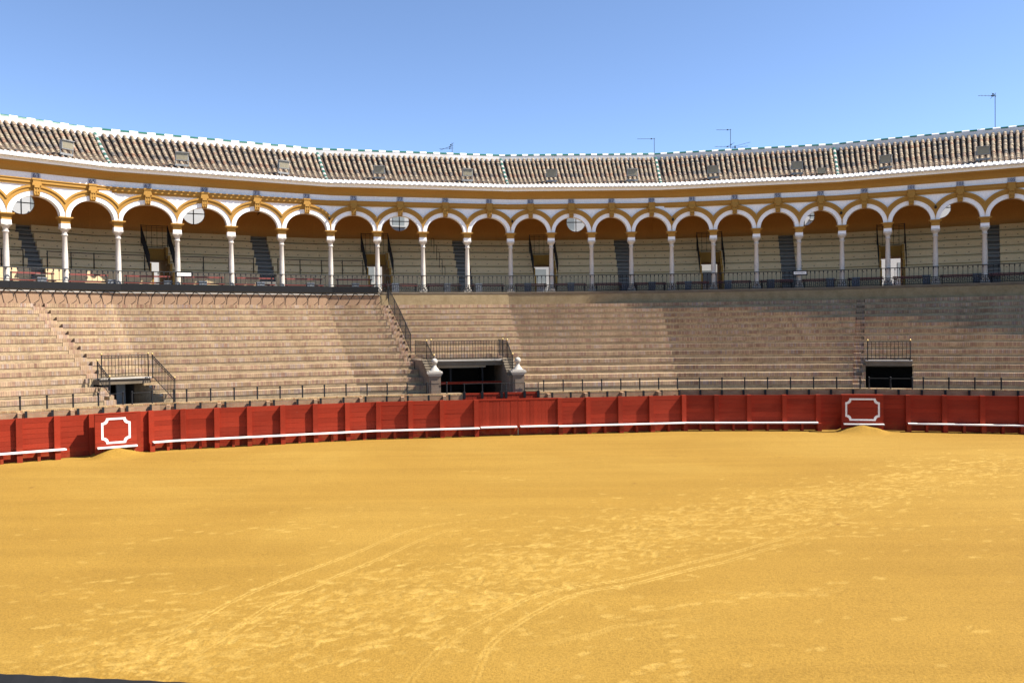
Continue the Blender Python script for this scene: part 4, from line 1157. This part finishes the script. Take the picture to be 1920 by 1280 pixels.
antenna(1866, 2.25, 'tall thin antenna with a forked arm near arch number 105', [(2.15, -1.0, 0.05, -0.03, 5), (1.95, -0.28, 0.05, 0.35, 0), (2.3, -0.2, 0.05, -0.25, 0)])
for px, nm in ((618, 73), (961, 81), (1262, 89), (1578, 97), (1754, 101)):
    t = tpx(px, 0.35, 0, 11.35)
    th = thing('spotlight', f'small black spotlight where the arches meet next to number {nm}', 'spotlight', P(t, 0.20, 0, 11.3), head(t), 'small spotlights between the arches')
    local('bracket', MB().box(-0.03, 0.03, -0.20, 0.02, -0.02, 0.02).mesh('bracket', 'iron'), th)
    local('head', MB().tube([(0, -0.14, 0.0), (0, -0.36, -0.10)], 0.065, 8).mesh('head', 'iron'), th)

# ================================================================== RED BARRIER
BH = 1.60
TBl0, TBl1 = tpx(107, 0, 1, 0.8), tpx(278, 0, 1, 0.8)            # plain stretch behind the left screen
TG0, TGm, TG1 = tpx(897, 0, 1, 0.8), tpx(971, 0, 1, 0.8), tpx(1046, 0, 1, 0.8)
TBr0, TBr1 = tpx(1536, 0, 1, 0.8), tpx(1697, 0, 1, 0.8)
postm = MB().box(-0.10, 0.10, -0.15, 0.05, 0.0, BH + 0.005).mesh('post', 'red_paint')
legm = MB().box(-0.09, 0.09, -0.34, -0.15, 0.0, 0.345).mesh('ledge_support', 'red_paint')
leg2 = MB().box(-0.05, 0.05, -0.30, -0.005, 0.0, 0.345).mesh('ledge_support', 'red_paint')
rngb = random.Random(11)
def barrier(t0, t1, label, posts=None, ledge=True, ends=(True, True)):
    th = thing('wooden_barrier', label, 'barrier', P((t0 + t1) / 2, 0, 1, 0), 0, 'stretches of the red barrier')
    ts = posts
    for q, (a, b) in enumerate(zip(ts[:-1], ts[1:])):
        z = 0.02; hs = [0.20, 0.21, 0.19, 0.22, 0.20, 0.19, 0.20, 0.17]
        rngb.shuffle(hs); f = (BH - 0.02) / sum(hs)
        for h in hs:
            h *= f; d = rngb.uniform(-0.004, 0.006)
            MB().sweep(a + 0.0005, b - 0.0005, [(d, 1, z), (d, 1, z + h - 0.008), (-0.045, 1, z + h - 0.008), (-0.045, 1, z)]).build('board', 'red_paint', th)
            z += h
        MB().sweep(a, b, [(-0.012, 1, 0.03), (-0.012, 1, BH - 0.02), (-0.04, 1, BH - 0.02), (-0.04, 1, 0.03)]).build('backing', 'red_paint', th)
        if ledge:
            tm = (a + b) / 2
            local('ledge_support', leg2, th, P(tm, 0, 1, 0) - th.location, headB(tm))
    for k, t in enumerate(ts):
        hb = headB(t if k < len(ts) - 1 else t - 0.01)
        if (k == 0 and not ends[0]) or (k == len(ts) - 1 and not ends[1]): continue
        local('post', postm, th, P(t, 0, 1, 0) - th.location, hb)
        if ledge: local('ledge_support', legm, th, P(t, 0, 1, 0) - th.location, hb)
    if ledge: MB().sweep(t0, t1, [(0.152, 1, 0.345), (0.152, 1, 0.395), (0.40, 1, 0.395), (0.40, 1, 0.345)]).build('white_ledge', 'white_paint', th)
    return th
pl = [tpx(x, 0, 1, 0.8) for x in (-170, -100, -32, 36, 107)]
barrier(pl[0], tpx(119, 0, 1, 0.8), 'red plank barrier with white ledge ending at the screen with the squarer white frame', pl)
barrier(TBl0, TBl1, 'plain red plank barrier without ledge behind the screen with the squarer white frame', [TBl0, tpx(172, 0, 1, 0.8), tpx(258, 0, 1, 0.8), TBl1 + 0.010], ledge=False, ends=(False, False))
pm2 = [tpx(x, 0, 1, 0.8) for x in (283, 344, 407, 468, 530, 591, 651, 710, 770, 829, 893)]
barrier(pm2[0], TG0, 'long sunlit red plank barrier with white ledge up to the red gate', pm2)
pm3 = [tpx(x, 0, 1, 0.8) for x in (1049, 1102, 1162, 1220, 1281, 1343, 1404, 1470, 1533)]
barrier(TG1, pm3[-1], 'red plank barrier with white ledge between the red gate and the shaded screen', pm3)
barrier(TBr0, TBr1, 'plain red plank barrier without ledge behind the shaded screen', [TBr0 - 0.008, tpx(1616, 0, 1, 0.8), TBr1 + 0.012], ledge=False, ends=(False, False))
pm4 = [tpx(x, 0, 1, 0.8) for x in (1702, 1770, 1841, 1914, 1990, 2070)]
barrier(pm4[0], pm4[-1], 'shaded red plank barrier with white ledge beyond the shaded screen', pm4)
pm5 = [pm4[-1] + 0.01, 6.6, 7.2, 7.9]
barrier(pm5[0], pm5[-1], 'red plank barrier with white ledge running on out past the shaded barrier', pm5)

# double gate of upright boards in the barrier
bg = thing('barrier_gate', 'red double gate of upright boards in the middle of the barrier', 'gate', P(TGm, 0, 1, 0))
for a, b in ((TG0 + 0.002, TGm - 0.002), (TGm + 0.002, TG1 + 0.006)):
    n = 11
    for k in range(n):
        t0 = a + (b - a) * k / n; t1 = a + (b - a) * (k + 0.975) / n; d = rngb.uniform(0.03, 0.04)
        MB().sweep(t0, t1, [(d, 1, 0.03), (d, 1, BH - 0.05), (-0.02, 1, BH - 0.05), (-0.02, 1, 0.03)]).build('board', 'red_paint', bg)
    MB().sweep(a, b, [(0.05, 1, BH - 0.05), (0.05, 1, BH + 0.01), (-0.04, 1, BH + 0.01), (-0.04, 1, BH - 0.05)]).build('top_rail', 'red_paint', bg)
    led = MB().sweep(a + 0.008, b - 0.008, [(0.045, 1, 0.36), (0.045, 1, 0.41), (0.30, 1, 0.41), (0.30, 1, 0.36)]).build('white_ledge', 'white_paint', bg)
    for f in (0.22, 0.55, 0.9):
        t = a + (b - a) * f
        MB().sweep(t - 0.004, t + 0.004, [(0.045, 1, 0.36), (0.24, 1, 0.36), (0.045, 1, 0.14)]).build('brace', 'red_paint', bg)
p = P(TGm, 0.06, 1, 0); MB().bar(p, p + Vector((0, 0, 0.32)), 0.02).build('drop_bolt', 'steel', bg)

# screens in front of the barrier with a white notched frame
def screen(px0, px1, off, label, fw_, fh, zc_):
    tl, tr_ = tpx(px0, off, 1, 0.8), tpx(px1, off, 1, 0.8)
    A, B = P(tl, off, 1, 0), P(tr_, off, 1, 0); c = (A + B) / 2; d = B - A; rz = math.atan2(d.y, d.x); Wd = d.length
    th = thing('refuge_screen', label, 'screen', c, rz, 'screens in front of the barrier')
    n = 6; z = 0.0
    for k in range(n):
        h = (BH + 0.02) / n
        local('board', MB().box(-Wd / 2, Wd / 2, -0.05, 0.0, z + 0.003, z + h - 0.003).mesh('board', 'red_paint'), th); z += h
    local('backing', MB().box(-Wd / 2 + 0.01, Wd / 2 - 0.01, -0.012, 0.05, 0, BH).mesh('backing', 'red_paint'), th)
    for x in (-Wd / 2, Wd / 2 - 0.1): local('post', MB().box(x, x + 0.1, 0.05, 0.16, 0, BH + 0.02).mesh('post', 'red_paint'), th)
    local('cap', MB().box(-Wd / 2 - 0.01, Wd / 2 + 0.01, -0.06, 0.17, BH + 0.02, BH + 0.05).mesh('cap', 'red_paint'), th)
    local('white_ledge', MB().box(-Wd / 2 + 0.06, Wd / 2, -0.26, -0.052, 0.34, 0.39).mesh('white_ledge', 'white_paint'), th)
    # notched frame line
    def outline(hw, hh, r):
        pts = []
        for sx, sz, a0 in ((1, 1, -90), (-1, 1, 0), (-1, -1, 90), (1, -1, 180)):
            cx, cz = sx * hw, sz * hh
            for k in range(7):
                a = R({(1, 1): 270 - 90 * k / 6, (-1, 1): 360 - 90 * k / 6, (-1, -1): 90 - 90 * k / 6, (1, -1): 180 - 90 * k / 6}[(sx, sz)])
                pts.append((cx + r * math.cos(a), cz + r * math.sin(a)))
        return pts
    wln = 0.075
    po = outline(fw_ / 2, fh / 2, 0.17)
    pi_ = outline(fw_ / 2 - wln, fh / 2 - wln, 0.175)
    m = MB(); n = len(po)
    for k in range(n):
        a, b = k, (k + 1) % n
        q = [po[a], po[b], pi_[b], pi_[a]]
        m.face([(x, -0.056, zc_ + z) for x, z in q])
        for pp in (po, pi_):
            m.face([(pp[a][0], -0.056, zc_ + pp[a][1]), (pp[b][0], -0.056, zc_ + pp[b][1]), (pp[b][0], -0.049, zc_ + pp[b][1]), (pp[a][0], -0.049, zc_ + pp[a][1])])
    local('white_frame', m.mesh('white_frame', 'white_paint'), th)
    return th, c, rz, Wd
s1 = screen(178, 256, 0.62, 'sunlit red screen with a squarer white notched frame in front of the barrier', 1.02, 0.98, 0.98)
s2 = screen(1578, 1656, 0.62, 'shaded red screen with a wider white notched frame in front of the barrier', 1.42, 0.98, 1.00)
# heaps of sand against the screens
def heap(th, lab):
    _, c, rz, Wd = th
    m = MB(); NX, NY = 28, 10
    f = lambda u, v: 0.36 * math.exp(-(abs(u) / 0.72) ** 3.2) * math.exp(-(v / 0.55) ** 2)
    tx = Vector((math.cos(rz), math.sin(rz), 0)); nv = Vector((math.sin(rz), -math.cos(rz), 0))
    for i in range(NX):
        for j in range(NY):
            q = []
            for a, b in ((i, j), (i + 1, j), (i + 1, j + 1), (i, j + 1)):
                u = -1.7 + 3.4 * a / NX; v = -0.6 + 2.0 * b / NY
                p = c + tx * u * (Wd / 1.5) + nv * (0.06 + max(v, -0.5)); hz = f(u, max(v, 0)); q.append((p.x, p.y, hz * (0.9 + 0.2 * math.sin(5.1 * p.x + 3.3 * p.y) * math.sin(7.7 * p.y - 2.0 * p.x)) - 0.004))
            m.face(q)
    o = m.build('sand_heap', 'sand', smooth=True)
    tag(o, lab, 'sand heap', 'sand heaps at the screens')
heap(s1, 'heap of yellow sand against the foot of the sunlit screen')
heap(s2, 'heap of yellow sand against the foot of the shaded screen')

# ================================================================== WHITE HOUSES OUTSIDE (seen through the round windows and doors)
def house(x, y, wd, dp, h, rz, lab):
    th = thing('white_house', lab, 'house', (x, y, -0.05), rz, 'houses outside the ring')
    local('wall', MB().box(-wd / 2, wd / 2, 0, dp, 0, h).mesh('wall', 'house_white'), th)
    local('roof_parapet', MB().box(-wd / 2 - 0.1, wd / 2 + 0.1, -0.12, dp + 0.1, h, h + 0.5).mesh('roof_parapet', 'house_white'), th)
    wm = MB().box(-0.5, 0.5, -0.03, 0.05, 0, 1.3).mesh('window', 'house_shutter'); sm = MB().box(-0.62, 0.62, -0.16, 0.02, -0.1, 0).mesh('sill', 'house_white')
    n = int(wd / 2.6)
    for k in range(n):
        for z in (2.0, 5.2, 8.6, 13.3):
            wdw = local('window', wm, th, (-wd / 2 + wd * (k + 0.5) / n, 0, z)); local('sill', sm, wdw)
HS = []
for px, dp_, wd, rz, lab in ((35, 57, 11, 34, 'white house outside, seen through the round window by arch 63'), (365, 63, 11, 30, 'white house outside, seen through the round window by arch 69'), (750, 68, 13, 24, 'white house outside, seen through the round window by arch 77'),
                     (1200, 74, 21, 14, 'long white house outside, seen through the window by arch 85 and passage by arch 91'), (1640, 68, 19, 14, 'long white house outside, seen through the round windows by arches 97 and 103')):
    d = fw + r2 * ((px - 960) / FPX)
    house(d.x / d.y * dp_, dp_, wd, 8, 15.4 + 0.35 * (dp_ % 5), R(rz), lab)

# ================================================================== NEAR STAND UNDER THE CAMERA, ITS HANDRAIL
ns = thing('near_stand', 'brick seat rows on the near side under the viewer', 'grandstand', (0, -1, 0))
for k in range(4):
    MB().box(-9, 9, -4.8 + 0.72 * k, 1.66 - 0.72 * k, 0.0, 1.7 + 0.342 * k).build('seat_row', 'seat_stone', ns)
hr = thing('handrail', 'black rope-bound iron handrail in the near corner of the arena edge', 'railing', (-2.0, 1.35, 1.7))
A = ground(-300, 1275, 4.03); B = ground(900, 1332, 3.96)
pts = [A + (B - A) * k / 40 for k in range(41)]
MB().tube(pts, [0.026 + 0.0015 * (k % 2) for k in range(41)], 8).build('rail', 'black_board', hr)
for f in (0.25, 0.97):
    q = A + (B - A) * f; MB().bar(Vector((q.x, q.y, 1.69)), q, 0.022).build('post', 'iron', hr)

scene.render.engine = 'CYCLES'
